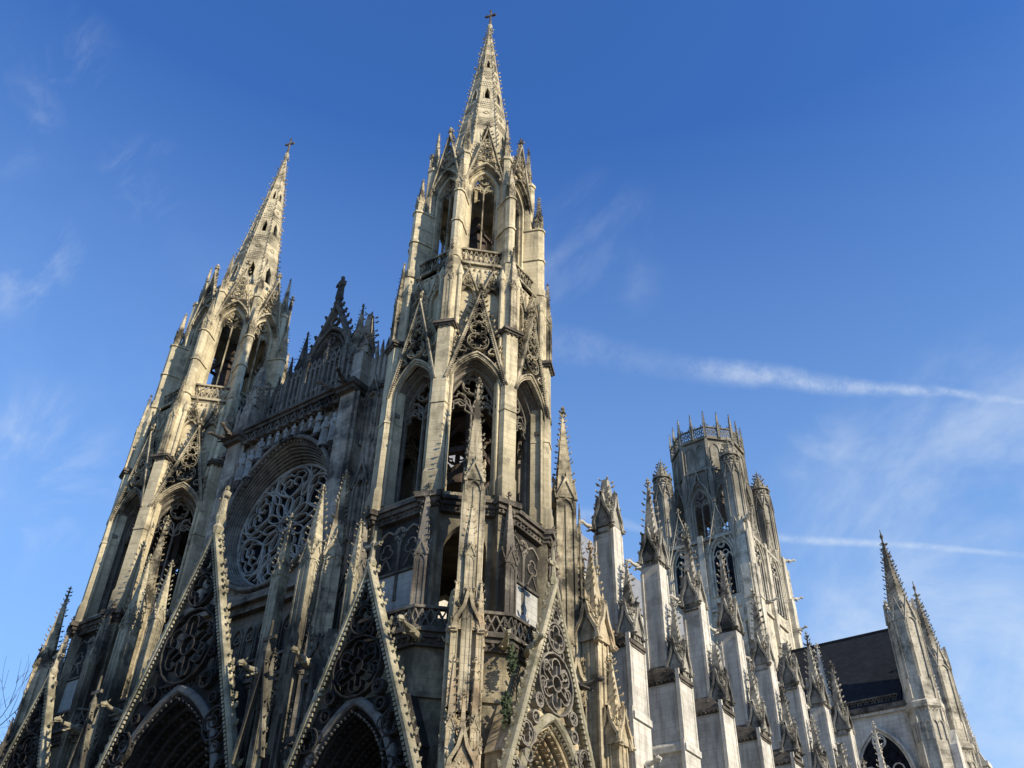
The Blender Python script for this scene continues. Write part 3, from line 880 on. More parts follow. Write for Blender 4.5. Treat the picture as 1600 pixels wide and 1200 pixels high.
def bell_tower(cx, label):
    t = place('bell_tower', SH['shell'], church, (cx, 0, 0), 0, label)
    place('cornice', SH['cornice'], t); place('balustrade', SH['sill'], t)
    place('bell_frame_dark_core', SH['frame'], t)
    place('spire', SH['spire'], t); place('spire_cross', SH['cross'], t, (0, 0, 0), R(18))
    for k in range(8):
        a = k * PI / 4
        for nm, key in (('belfry_window', 'bwin'), ('belfry_wall', 'bwall'), ('belfry_gable', 'bgab'), ('gable_panel', 'gpan'), ('blind_gablets', 'blind'), ('lantern_window', 'lwin'), ('lantern_gable', 'lgab')):
            place(nm, SH[key], t, (0, 0, 0), a)
        if k % 2 == 0:
            place('blind_arcade', SH['panel'], t, (0, 0, 0), a); place('clean_ashlar', SH['clean'], t, (0, 0, 0), a); place('dark_panel', SH['darkpan'], t, (0, 0, 0), a)
        b = a + PI / 8; d = (math.sin(b), -math.cos(b))
        place('pier_cap', SH['pcap'], t, (0, 0, 0), b)
        place('pinnacle', SH['p_out'], t, (d[0] * 4.42, d[1] * 4.42, 0), b)
        place('pinnacle', SH['p_in'], t, (d[0] * 3.62, d[1] * 3.62, 0), b)
        place('pinnacle', SH['p_mid'], t, (d[0] * 5.02, d[1] * 5.02, 0), b)
        place('pinnacle', SH['p_low'], t, (d[0] * 5.3, d[1] * 5.3, 0), b)
    return t
TX = 12.34
tA = bell_tower(TX, 'right bell tower, nearer to the viewer and sunlit')
tB = bell_tower(-TX, 'left bell tower, farther from the viewer')

# ------------------------------------------------------------------ portals
def portal(hw, z0, apex, aw, zs, ah, yb, fin, nc, statue_top=False, cross=True):
    """(porch mesh, gable mesh) in a frame whose front looks to -y; y=-6 is the gable plane"""
    p = MB()
    yf = -5.95
    zr = lambda u: z0 + (apex - z0) * (1 - abs(u) / (hw + .7)) - .25
    zt_ = zs + ah + .35; tf = lambda u: min(zt_, zr(u))
    awall(p, -hw, hw, 0, zt_, aw, 0, zs, ah, yf, yf + .5, n=10, topf=tf)
    uk = (hw + .7) * (1 - (zt_ + .25 - z0) / (apex - z0))
    p.ribbon([(-hw, zr(hw) - .1), (-uk, zt_ - .1), (uk, zt_ - .1), (hw, zr(hw) - .1)], .2, yf + .03, -4.8)
    for sg in (-1, 1): p.box(min(sg * (hw + .01), sg * (hw - .5)), max(sg * (hw + .01), sg * (hw - .5)), yf + .02, -4.8, 0, zr(hw) - .1)
    n = 7
    for i in range(n):
        t = i / (n - 1); a = aw - .05 - (aw * .42) * t; y = yf + .35 + 2.6 * t
        p.ribbon(archpath(a, 0, zs, ah * a / aw, 10), aw * .055, y - .25, y + .5, False, .05)
        pts = arc(a - aw * .045, zs, ah * (a - aw * .045) / aw, 14)
        for q in pts[1:-1:1]:
            p.lump((q[0], y, q[1]), (-q[0] * .2, -1, -.6), .11, .26)
    # soffit shell behind the orders
    a = aw * .6
    pts0 = arc(aw, zs, ah, 10); pts1 = arc(a, zs, ah * a / aw, 10)
    for i in range(len(pts0) - 1):
        u, v, r_, s_ = pts0[i], pts0[i + 1], pts1[i + 1], pts1[i]
        p.add([(u[0], yf + .3, u[1]), (v[0], yf + .3, v[1]), (r_[0], -3.0, r_[1]), (s_[0], -3.0, s_[1])], [(0, 1, 2, 3)])
    for sg in (-1, 1): p.add([(sg * aw, yf + .3, 0), (sg * aw, yf + .3, zs), (sg * a, -3.0, zs), (sg * a, -3.0, 0)], [(0, 1, 2, 3)])
    g = MB(); k_ = MB(); hd = MB()
    # hood arch with bosses
    hd.ribbon(arc(aw + .22, zs, ah * (aw + .22) / aw, 12), .42, yf - .28, yf + .1, False, .1)
    pts = arc(aw - .12, zs, ah * (aw - .12) / aw, 20)
    for q in pts: hd.lump((q[0], yf - .12, q[1]), (-q[0] * .15, -1, -.3), .085, .2)
    gable(g, hw + .7, z0, apex, yf - .42, yf + .02, .27 if hw < 4 else .33, nc, .27 if hw < 4 else .30, arch=zs + ah + .3, beads=True, bc=.07, tr=k_)
    # pierced background slab is left open except for small webs along the rakes
    H = apex - z0
    for sg in (-1, 1):
        for i in range(9):
            t = .08 + .085 * i; u = sg * (hw * (1 - t) - .55); zz = z0 + H * t
            if abs(u) < .3: continue
            k_.ribbon(circle(u, zz - .1, .2 + .1 * (1 - t), 9), .08, yf - .3, yf - .05, True)
            k_.lump((u, yf - .12, zz - .1), (0, -1, .2), .13, .22)
    if cross:
        g.lathe([(.2, apex), (.26, apex + .25), (.13, apex + .5), (.10, apex + 1.0), (.2, apex + 1.15), (.09, apex + 1.35), (.06, apex + fin)], 6, 0, yf - .2)
        g.box(-.42, .42, yf - .28, yf - .12, apex + 1.02, apex + 1.2)
        for sg in (-1, 1): g.lump((sg * .38, yf - .2, apex + 1.1), (sg, 0, .3), .1, .22)
    else:
        g.lathe([(.26, apex - .1), (.34, apex + .3), (.2, apex + .55), (.3, apex + .9), (.3, apex + 1.1)], 8, 0, yf - .2)
    d = MB(); d.add([(-aw * .62, -3.0, 0), (aw * .62, -3.0, 0), (aw * .62, -3.0, zs + ah), (-aw * .62, -3.0, zs + ah)], [(0, 1, 2, 3)])
    tracery(d, aw * .58, 4, zs - .4, ah * .58, -3.12, .12, .12, 4)
    return p, g, d, k_, hd
def put_portal(x, y, rz, args, label, mats=('porch', 'rake', 'porch', 'hood')):
    p, g, d, k_, hd = portal(*args[0], **args[1])
    P = link('portal', p, mats[0], church, (x, y, 0), rz, label)
    link('gable', g, mats[1], P, label='openwork gable with crocketed rakes'); link('door', d, 'door', P)
    link('gable_tracery', k_, mats[2], P); link('hood_arch', hd, mats[3], P)
    return P
SIDE = ((3.15, 12.6, 22.6, 2.35, 12.3, 3.7, 0, 1.9, 20), {})
CENT = ((5.2, 13.4, 28.2, 3.9, 13.4, 5.6, 0, 1.9, 30), {'cross': False})
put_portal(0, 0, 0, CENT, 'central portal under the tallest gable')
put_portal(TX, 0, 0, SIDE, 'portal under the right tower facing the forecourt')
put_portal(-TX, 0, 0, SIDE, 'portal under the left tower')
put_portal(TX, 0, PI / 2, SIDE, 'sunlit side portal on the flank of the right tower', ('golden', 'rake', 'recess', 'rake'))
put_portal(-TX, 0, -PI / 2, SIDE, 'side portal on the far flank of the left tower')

# galleries over the portals
def gallery(w, z=19.0, y=-5.35, depth=.9):
    m = MB()
    m.box(-w, w, y, y + depth, z, z + .22); m.box(-w - .05, w + .05, y - .14, y + depth, z + .22, z + .4)
    m.box(-w, w, y + .14, y + depth, z - .35, z)
    leafrow(m, -w, w, z - .15, y + .12, .14)
    balustrade(m, -w, w, z + .42, z + 1.5, y + .02, .16, .7)
    return m
gme = mesh_of('gallery', gallery(5.35 * TAN), 'facade')
for cx in (TX, -TX):
    for k in range(8):
        place('gallery', gme, church, (cx, 0, 0), k * PI / 4)

# ------------------------------------------------------------------ diagonal buttresses of the towers
def diag(z_tip, R1=6.35, broken=False):
    m = MB()
    ogee_hood(m, 0, -6.35, 1.08, 18.8, 1.9)
    for q in (-1, 1): pinnacle(m, q * .55, -6.85, .3, 15.4, 18.9, 21.0, 0, nc=5, cs=.1)
    for zz in (4.0, 7.5, 11.0):
        m.ribbon(archpath(.4, zz - 2.6, zz, .8, 5), .1, -6.95, -6.75); m.ribbon([(-.52, zz + .3), (0, zz + 1.9), (.52, zz + .3)], .1, -7.0, -6.75)
    for sg in (-1, 1):
        for yy in (-6.6, -6.1, -5.6): m.lathe([(.1, 0), (.1, 15.4)], 6, sg * .62, yy)
        for zz in (12.0, 8.5, 15.0): m.box(sg * .64 - .1, sg * .64 + .1, -6.85, -4.8, zz, zz + .14)
    m.box(-.6, .6, -6.8, -4.6, 0, 15.25, (-.52, .52, -6.7, -4.6))
    m.box(-.62, .62, -6.3, -4.6, 15.2, 19.4)
    m.box(-.68, .68, -6.0, -4.4, 19.4, 21.0)
    for sg in (-1, 1):
        m.lathe([(.12, 0), (.12, 19.2)], 6, sg * .72, -6.4)
        m.lathe([(.10, 0), (.10, 19.2)], 6, sg * .42, -6.68)
    m.box(-.8, .8, -6.75, -4.6, 13.4, 13.6); m.box(-.7, .7, -6.5, -4.6, 16.6, 16.75)
    for sg in (-1, 1):
        pinnacle(m, sg * .45, -7.0, .36, 6, 14.6, 17.4, .2 * sg, nc=7, cs=.12)
    pinnacle(m, 0, -7.15, .5, 4, 12.6, 15.8, 0, nc=7, cs=.14)
    ogee_hood(m, 0, -6.9, 1.0, 12.8, 1.7)
    # niche gable on the face
    m.ribbon(archpath(.5, 14.2, 18.2, .9, 6), .14, -6.55, -6.25, False, .03)
    gable(m, .78, 18.2, 21.2, -6.7, -6.5, .16, 8, .17, fin=.45, beads=False)
    # flyer from pinnacle to tower
    zf = z_tip - 10.2 if z_tip < 35 else 29.2
    m.extx([(-5.9, zf), (-4.4, zf + 1.6), (-4.4, zf + 2.6), (-5.9, zf + .8)], -.22, .22)
    for q in range(4): m.lump((0, -5.8 + q * .4, zf + 1 + q * .45), (0, -.3, 1), .14, .4)
    return m
def put_diag(cx, k, tip, zs, broken=False, mat='tower', mp='carved', label=None):
    w_ = 1.12 if tip > 35 else .92; ry = -5.95 if tip > 35 else -6.3
    a = k * PI / 4
    b = link('buttress', diag(tip), mat, church, (cx, 0, 0), a, label)
    m = MB(); pinnacle(m, 0, ry, w_, 15.3, zs, tip, 0, nc=13, cs=.17)
    pinnacle(m, -.02, -6.72, .46, 15.3, zs - 4.2, zs - 1.7, 0, nc=7, cs=.13)
    for sg in (-1, 1): m.lathe([(.07, 20.4), (.07, zs - 1.2), (.02, zs - .4)], 5, sg * .5, -6.7)
    link('pinnacle', m, mp, b)
    for sg in (-1, 1):
        q = MB(); pinnacle(q, sg * .62, -6.6, .42, 10.5, 13.8, 16.2, 0, nc=6, cs=.13); link('small_pinnacle', q, mp, b)
    return b
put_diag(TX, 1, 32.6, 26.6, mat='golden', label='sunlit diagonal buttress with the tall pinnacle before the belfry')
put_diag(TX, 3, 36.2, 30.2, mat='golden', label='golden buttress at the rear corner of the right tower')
gp = MB()
pinnacle(gp, 17.75, 4.9, 1.15, 8, 22.6, 26.9, 0, nc=9, cs=.22); ogee_hood(gp, 17.75, 4.9, 1.25, 21.6, 2.2)
pinnacle(gp, 18.5, 5.3, .9, 4, 17.2, 20.6, 0, nc=8, cs=.2); ogee_hood(gp, 18.5, 5.3, 1.0, 16.5, 1.8)
for q in (-.5, 0, .5): gp.lathe([(.11, 0), (.11, 20.5)], 6, 18.3, 4.9 + q * 1.1)
gp.box(17.3, 18.9, 4.3, 6.0, 0, 13.0); gp.box(17.2, 19.0, 4.2, 6.1, 13.0, 13.3)
link('stair_buttress', gp, 'golden', church, label='golden clustered buttress beside the first nave buttress')
put_diag(TX, -1, 30.0, 25.2, broken=True, mat='facade')
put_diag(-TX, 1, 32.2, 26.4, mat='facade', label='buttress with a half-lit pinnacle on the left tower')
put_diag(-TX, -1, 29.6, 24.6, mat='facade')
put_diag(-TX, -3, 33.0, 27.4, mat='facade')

# ------------------------------------------------------------------ west front between the towers
wf = MB()
ZC = 31.1
def rect_hit(dx, dz, x0, x1, z0, z1, cx, cz):
    t = 1e9
    if dx > 1e-6: t = min(t, (x1 - cx) / dx)
    if dx < -1e-6: t = min(t, (x0 - cx) / dx)
    if dz > 1e-6: t = min(t, (z1 - cz) / dz)
    if dz < -1e-6: t = min(t, (z0 - cz) / dz)
    return (cx + dx * t, cz + dz * t)
def rosepath(a, top, n=18):
    P = arc(a, ZC, top, n // 2)
    low = [(a * math.cos(t), ZC - a * math.sin(t)) for t in [PI * i / n for i in range(1, n)]]
    return P + low
rp = rosepath(4.45, 5.5)
for i in range(len(rp)):
    p, q = rp[i], rp[(i + 1) % len(rp)]
    hp = rect_hit(p[0], p[1] - ZC, -5.2, 5.2, 20, 39, 0, ZC); hq = rect_hit(q[0], q[1] - ZC, -5.2, 5.2, 20, 39, 0, ZC)
    mid = []
    if abs(hp[0] - hq[0]) > .01 and abs(hp[1] - hq[1]) > .01:
        mid = [(hp[0] if abs(abs(hp[0]) - 5.2) < .01 else hq[0], hp[1] if abs(abs(hp[0]) - 5.2) > .01 else hq[1])]
    pts = [p, q, hq] + mid + [hp]
    wf.add([(u, -2.3, v) for u, v in pts], [tuple(range(len(pts)))])
    wf.add([(p[0], -2.3, p[1]), (q[0], -2.3, q[1]), (q[0], -1.2, q[1]), (p[0], -1.2, p[1])], [(0, 1, 2, 3)])
wf.box(-5.2, 5.2, -2.3, -1.3, 0, 20)
wf.box(-5.2, 5.2, -2.2, -1.0, 39.0, 39.4)
# wall returns between the central wall and the towers
for sg in (-1, 1):
    x0, x1 = sorted((sg * 5.2, sg * 7.6))
    wf.box(x0, x1, -1.7, -.7, 0, 41.6)
    # big flat pier
    x0, x1 = sorted((sg * 4.55, sg * 5.75))
    wf.box(x0, x1, -3.0, -1.7, 0, 27.6); wf.box(x0, x1, -2.85, -1.7, 27.6, 38.2)
    wf.box(x0 - .08, x1 + .08, -3.08, -1.7, 27.4, 27.6)
    for q in (x0 - .12, x1 + .12): wf.lathe([(.1, 20), (.1, 38.2)], 6, q, -2.6)
    for q in (.35, .8, 1.25): wf.lathe([(.11, 20), (.11, 41.5), (.16, 41.8), (.03, 42.8)], 6, sg * (5.75 + q), -1.75)
    # blind niches beside
    for zz in (24.0, 31.0, 37.5):
        wf.ribbon(archpath(.5, zz - 3, zz, .9, 5, sg * 6.4), .12, -1.95, -1.68, False, .02)
        wf.ribbon([(sg * 6.4 - .6, zz + .4), (sg * 6.4, zz + 2.2), (sg * 6.4 + .6, zz + .4)], .12, -2.0, -1.7)
    # stub turret above the cornice
    wf.box(sg * 5.2 - .42, sg * 5.2 + .42, -2.5, -1.4, 38.6, 41.8); pinnacle(wf, sg * 5.2, -1.95, .86, 41.7, 42.6, 46.6, .2, nc=5, cs=.25, broken=True)
west = link('west_front', wf, 'facade', church, label='shaded front between the towers with a large rose window')
ro = MB()
for i in range(7):
    t = i / 6
    ro.ribbon(rosepath(4.55 - .42 * t, 5.6 - 1.3 * t), .075, -2.5 + .75 * t, -1.3, True, .04)
ro.ribbon(rosepath(4.72, 5.85), .26, -2.75, -2.2, True, .07)
for q in rosepath(4.5, 5.55, 46): ro.lump((q[0], -2.45, q[1]), (-q[0] * .1, -1, 0), .1, .2)
link('arch_moulding', ro, 'recess', west)
rw = MB(); yr = -1.5; W_ = .13
RR = 4.1
def P_(r, a): return (r * math.cos(a), ZC + r * math.sin(a))
rw.ribbon(circle(0, ZC, .52, 14), .16, yr - .06, yr + .22, True, .04)
rw.ribbon(circle(0, ZC, RR, 48), .22, yr - .05, yr + .25, True, .05)
rw.ribbon(foil(0, ZC, .4, 5), .06, yr, yr + .2, True)
for k in range(12):     # ring of petals
    a = PI / 2 + k * PI / 6
    pet = []
    for j in range(14):
        t = 2 * PI * j / 14
        r = 1.28 + .62 * math.cos(t); wv = .27 + .07 * math.cos(t)
        pet.append((r * math.cos(a) - wv * math.sin(t) * math.sin(a), ZC + r * math.sin(a) + wv * math.sin(t) * math.cos(a)))
    rw.ribbon(pet, .085, yr - .03, yr + .2, True, .03)
for k in range(6):      # six great flowing leaves, each a pair of opposed flames
    a = PI / 2 + k * PI / 3
    for sg in (-1, 1):
        rw.ribbon([P_(1.92, a), P_(2.15, a + sg * .20), P_(2.55, a + sg * .38), P_(3.05, a + sg * .47), P_(3.55, a + sg * .42), P_(3.9, a + sg * .26), P_(4.0, a + sg * .12)], .15, yr - .05, yr + .22, False, .05)
        rw.ribbon([P_(2.0, a + sg * .06), P_(2.35, a + sg * .22), P_(2.8, a + sg * .30), P_(3.2, a + sg * .24), P_(3.35, a + sg * .10), P_(3.15, a + sg * .02), P_(2.85, a + sg * .06), P_(2.8, a + sg * .15)], .095, yr - .02, yr + .19, False, .03)
        rw.ribbon([P_(3.2, a + sg * .26), P_(3.5, a + sg * .32), P_(3.75, a + sg * .22), P_(3.72, a + sg * .08), P_(3.45, a)], .085, yr - .01, yr + .18, False, .02)
        rw.ribbon([P_(2.5, a + sg * .36), P_(2.9, a + sg * .34)], .07, yr, yr + .16)
    b = a + PI / 6
    for sg in (-1, 1):
        rw.ribbon([P_(1.95, b), P_(2.35, b + sg * .10), P_(2.8, b + sg * .04), P_(3.2, b - sg * .02), P_(3.6, b + sg * .10), P_(4.05, b + sg * .16)], .095, yr - .02, yr + .18, False, .02)
    rw.ribbon([P_(3.25, b), P_(3.6, b + .05), P_(3.85, b)], .07, yr, yr + .16)
rose = link('rose_window', rw, 'pale', west, label='rose window with flowing tracery')
gl = MB(); gl.ext(circle(0, ZC, 4.25, 40), -1.25, -1.18)
gl.box(-4.4, 4.4, -1.19, -1.1, 34, 37)
for q in range(-8, 9):
    gl.box(q * .5 - .015, q * .5 + .015, -1.29, -1.25, ZC - 4, ZC + 4); gl.box(-4, 4, -1.288, -1.25, ZC + q * .5 - .015, ZC + q * .5 + .015)
gl.v = gl.v; link('rose_glazing', gl, 'glass', west)
# sill gallery under the rose and lower passage
sg_ = MB(); sg_.box(-4.5, 4.5, -3.1, -2.2, 25.3, 25.75); sg_.box(-4.5, 4.5, -2.75, -2.2, 24.9, 25.3)
for i in range(9):
    u = -4.0 + i
    sg_.ribbon(archpath(.4, 21.0, 23.4, .7, 5, u), .09, -2.5, -2.3, False, .02); sg_.ribbon(foil(u, 23.4, .25, 3), .06, -2.45, -2.3, True)
link('sill_gallery', sg_, 'facade', west)
# portal block in front with its gallery
pb = MB()
pb.box(-7.4, -3.95, -4.8, -2.4, 0, 18.7); pb.box(3.95, 7.4, -4.8, -2.4, 0, 18.7); pb.box(-3.95, 3.95, -4.6, -2.4, 18.5, 18.72)
for sg in (-1, 1):
    for (xc, w) in ((6.6, .75),):
        pb.box(sg * xc - w, sg * xc + w, -5.6, -4.7, 0, 17.0)
        pb.box(sg * xc - w * .7, sg * xc + w * .7, -5.9, -5.5, 0, 15.0)
        for q in (-1, 1): pb.lathe([(.12, 0), (.12, 16.8)], 6, sg * xc + q * w, -5.6)
link('portal_block', pb, 'porch', church)
link('gallery', gallery(7.4, 18.9, -5.0, 2.6), 'facade', church)
# cornice with frieze of statues
cn = MB()
cn.box(-4.9, 4.9, -2.9, -1.2, 38.7, 38.95); cn.box(-5.0, 5.0, -3.05, -1.2, 38.95, 39.2); cn.box(-4.9, 4.9, -2.7, -1.2, 38.4, 38.7)
leafrow(cn, -4.8, 4.8, 38.5, -2.72, .13)
for sg in (-1, 1):
    cn.box(sg * 5.15 - .75, sg * 5.15 + .75, -3.2, -1.2, 38.2, 38.5); cn.box(sg * 5.15 - .85, sg * 5.15 + .85, -3.35, -1.2, 38.5, 38.9)
    cn.box(sg * 6.8 - .9, sg * 6.8 + .9, -1.95, -.8, 38.5, 38.9)
link('cornice', cn, 'crust', west)
nc_ = MB()
NX = []
for i in range(12):
    u = -4.1 + i * .745
    lo = 36.9 if abs(u) < 2.0 else (36.2 if abs(u) < 3.0 else 35.0)
    NX.append((u, lo))
    nc_.box(u - .26, u + .26, -2.75, -2.3, lo - .25, lo, None)
    if abs(u) > 2.9: nc_.lathe([(.1, lo - .6), (.3, lo - .25)], 6, u, -2.5)
    nc_.ribbon([(u - .32, 38.0), (u, 38.6), (u + .32, 38.0)], .1, -2.85, -2.3); nc_.lathe([(.3, 37.9), (.33, 38.1), (.1, 38.5)], 6, u, -2.55)
    nc_.lathe([(.06, lo - .2), (.06, 38.4)], 5, u + .372, -2.5)
link('statue_niches', nc_, 'crust', west)
kd = [('crowned king statue at the %s end of the row of kings above the rose window', 'left')] 
SL = ['leftmost statue', 'second statue from the left', 'third statue from the left', 'fourth statue from the left', 'fifth statue from the left', 'sixth statue from the left',
      'sixth statue from the right', 'fifth statue from the right', 'fourth statue from the right', 'third statue from the right', 'second statue from the right', 'rightmost statue']
for i, (u, lo) in enumerate(NX):
    m = MB(); h = min(37.95 - lo, 1.75) if lo > 36.5 else (1.55 if lo > 36 else 1.85)
    if lo < 36: lo_ = 37.9 - 2.3; h = 2.2
    else: lo_ = lo; h = 37.9 - lo
    statue(m, 0, 0, 0, h, i)
    o = link('statue', m, 'clean', None, (u, -2.58, lo_ if lo >= 36 else lo), 0, None)
    tag(o, SL[i] + ' in the row of robed stone kings above the rose window', 'statue', 'row of stone kings above the rose window')
# openwork screen above the cornice
sc_ = MB()
def top_at(u): return 43.7 if abs(u) < 2.7 else 43.7 - (abs(u) - 2.7) * .9
n = 21
for i in range(n):
    u = -4.6 + 9.2 * i / (n - 1)
    zt = top_at(u)
    sc_.box(u - .09, u + .09, -1.5, -1.2, 39.2, zt)
    sc_.lathe([(.11, zt), (.13, zt + .1), (.02, zt + .8)], 4, u, -1.35)
    if i % 4 == 0: pinnacle(sc_, u, -1.45, .3, 39.2, zt + .4, zt + 2.0, 0, nc=5, cs=.12)
    if i % 2 == 1: statue(sc_, u, -1.62, 39.25, 1.5, 200 + i)
    if i < n - 1:
        w = 9.2 / (n - 1); uc = u + w / 2; zz = top_at(uc) - .5
        sc_.ribbon(arc(w / 2, zz - .25, .45, 4, uc), .07, -1.46, -1.24)
        sc_.ribbon(arc(w / 2, 41.2, .45, 4, uc), .07, -1.46, -1.24); sc_.ribbon(foil(uc, 41.55, w * .2, 4), .05, -1.44, -1.28, True)
        if zz > 43: sc_.ribbon(arc(w / 2, 43.0, .4, 4, uc), .07, -1.46, -1.24); sc_.ribbon(foil(uc, 43.3, w * .18, 4), .05, -1.44, -1.28, True)
        sc_.ribbon([(u, zz + .5), (uc, zz + 1.1), (u + w, zz + .5)], .08, -1.46, -1.26)
        sc_.box(u, u + w, -1.44, -1.26, 41.0, 41.1)
        sc_.box(u, u + w, -1.46, -1.2, zz + .3, zz + .45)
        if i % 2 == 0: sc_.box(u + .02, u + w - .02, -1.18, -1.1, 39.2, zz)
link('arcade_screen', sc_, 'recess', west)
sb = MB(); sb.box(-4.7, 4.7, -1.1, -.9, 39.2, 41.9); sb.box(-3.0, 3.0, -1.0, -.6, 41.9, 44.2); link('screen_wall', sb, 'recess', west)
cg = MB(); yg = -.55
awall(cg, -2.3, 2.3, 43.4, 44.6, 1.75, 43.5, 44.2, .1, yg, yg + .35, 3)
cg.ribbon(archpath(1.85, 43.4, 45.0, 2.9, 9), .28, yg - .22, yg + .3, False, .06)
cg.ribbon(archpath(1.5, 43.4, 45.0, 2.4, 9), .14, yg - .1, yg + .2, False, .04)
tracery(cg, 1.45, 43.4, 45.0, 2.3, yg, .1, .16, 4)
cg.ribbon([(-2.9, 43.6), (0, 50.3), (2.9, 43.6)], .34, yg - .25, yg + .3, False, .08)
for sg in (-1, 1):
    cg.crockets((sg * 3.05, yg, 43.8), (sg * .15, yg, 50.4), (sg * .92, 0, .4), 9, .46, .02, .92)
cg.ribbon(circle(0, 48.6, .36, 10), .12, yg - .05, yg + .2, True)
for sg in (-1, 1):
    cg.ribbon(foil(sg * 1.35, 46.9, .3, 3), .09, yg - .05, yg + .2, True)
cg.ext([(-1.9, 44.6), (-1.7, 46.2), (-.9, 47.6), (0, 48.1), (.9, 47.6), (1.7, 46.2), (1.9, 44.6)], yg + .32, yg + .45)
cg.lathe([(.3, 50.1), (.36, 50.4), (.22, 50.6), (.32, 50.9)], 8, 0, yg)
link('central_gable', cg, 'crust', west, label='dark central gable with large curling crockets')
st = MB(); statue(st, 0, 0, 0, 2.3, 77)
tag(link('statue', st, 'crust', None, (0, yg, 50.9)), 'dark robed figure standing on the tip of the central gable between the towers', 'statue')
st = MB(); statue(st, 0, 0, 0, 2.0, 78)
tag(link('statue', st, 'rake', None, (0, -6.15, 29.3)), 'sunlit stone figure on the tip of the gable over the middle portal', 'statue')
for sg in (-1, 1):
    m = MB(); pinnacle(m, sg * 2.75, yg, .62, 42.5, 45.3, 48.6, 0, nc=9, cs=.13); link('pinnacle', m, 'crust' if sg < 0 else 'carved', west)
    m = MB(); pinnacle(m, sg * 3.9, -1.3, .4, 41.8, 42.8, 44.4, 0, nc=5, cs=.1); link('pinnacle', m, 'crust', west)
    # pinnacles before the rose
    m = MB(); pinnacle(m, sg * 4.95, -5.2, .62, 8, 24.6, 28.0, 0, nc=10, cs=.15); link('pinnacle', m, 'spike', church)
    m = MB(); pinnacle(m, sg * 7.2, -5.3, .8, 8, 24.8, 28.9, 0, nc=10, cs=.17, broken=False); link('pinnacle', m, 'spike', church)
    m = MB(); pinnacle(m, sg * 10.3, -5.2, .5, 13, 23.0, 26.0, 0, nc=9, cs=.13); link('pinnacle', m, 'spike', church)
    m = MB(); pinnacle(m, sg * 6.6, -6.05, .62, 8.0, 17.0, 19.6, PI / 4, nc=7, cs=.15)
    m.ribbon([(sg * 6.6 - .9, 14.6), (sg * 6.6, 19.2), (sg * 6.6 + .9, 14.6)], .17, -6.6, -6.35)
    m.crockets((sg * 6.6 - 1, -6.5, 14.8), (sg * 6.6, -6.5, 19.2), (-.9, 0, .3), 7, .18); m.crockets((sg * 6.6 + 1, -6.5, 14.8), (sg * 6.6, -6.5, 19.2), (.9, 0, .3), 7, .18)
    m.lathe([(.12, 19.2), (.2, 19.6), (.08, 20.0), (.06, 21.2)], 6, sg * 6.6, -6.5); m.box(sg * 6.6 - .42, sg * 6.6 + .42, -6.56, -6.42, 20.2, 20.38)
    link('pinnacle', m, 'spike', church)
gar = MB(); gargoyle(gar, 1.3); gmesh = mesh_of('gargoyle', gar, 'rake')
gar2 = MB(); gargoyle(gar2, 1.25); gmesh2 = mesh_of('gargoyle', gar2, 'crust')
for (x, y, z, a, g_) in [(5.2, -5.4, 19.1, 0, gmesh), (8.1, -5.2, 19.1, 15, gmesh), (14.7, -5.3, 19.0, 10, gmesh), (-9.4, -5.3, 19.1, 0, gmesh), (-5.2, -5.4, 19.1, 0, gmesh),
                         (5.2, -3.2, 38.6, 20, gmesh2), (4.4, -3.0, 38.6, -30, gmesh2), (-5.2, -3.2, 38.6, 20, gmesh2), (-5.6, -3.0, 38.6, -30, gmesh2), (17.9, -1.2, 19.0, 60, gmesh),
                         (17.2, -2.2, 18.9, 45, gmesh), (18.0, 2.8, 18.6, 90, gmesh2)]:
    place('gargoyle', g_, church, (x, y, z), R(a))

# ------------------------------------------------------------------ nave
nv = MB()
nv.box(-6.6, 6.6, 3, 61, 0, 36.6)
nv.box(-14, 14, 4, 61, 0, 17.5)
for i in range(9): nv.box(6.6, 7.0, 7.2 + 6.05 * i, 7.9 + 6.05 * i, 17.5, 36.0)
nv.box(-6.9, 6.9, 3, 61, 36.0, 36.5)
nv.box(13.6, 14.35, 4, 61, 16.9, 17.3)
nave = link('nave', nv, 'nave', church, label='long nave flank behind the buttresses')
rf = MB()
rf.ext([(-7.0, 36.6), (7.0, 36.6), (0, 47.6)], 2.0, 66)
link('roof', rf, 'lead', nave)
ar = MB(); ar.add([(14.2, 4, 17.6), (14.2, 61, 17.6), (6.6, 61, 21.5), (6.6, 4, 21.5)], [(0, 1, 2, 3)]); link('aisle_roof', ar, 'lead', nave)
cw = MB(); cw.push(T(6.6, 0) @ RZ(PI / 2)); tracery(cw, 1.9, 22, 31, 3.6, -.14, .14, .2, 4); cw.ribbon(archpath(2.1, 22, 31, 3.9, 8), .22, -.3, 0, False, .05); cw.pop()
cwm = mesh_of('clerestory_window', cw, 'nave')
gw = MB(); gw.add([(6.63, -1.9, 22), (6.63, 1.9, 22), (6.63, 1.9, 31.5), (6.63, 0, 34.4), (6.63, -1.9, 31.5)], [(0, 1, 2, 3, 4)]); gwm = mesh_of('window_glass', gw, 'glass')
bl = MB(); bl.push(T(14.2, 0) @ RZ(PI / 2)); balustrade(bl, -2.1, 2.1, 17.4, 18.6, -.1, .18, .8); bl.pop()
blm = mesh_of('parapet', bl, 'nave')
aw_ = MB(); aw_.push(T(14.0, 0) @ RZ(PI / 2)); tracery(aw_, 1.6, 5, 12, 2.6, -.16, .14, .2, 3); aw_.ribbon(archpath(1.8, 5, 12, 3.0, 8), .22, -.3, 0, False, .05); aw_.pop(); awm = mesh_of('aisle_window', aw_, 'nave')
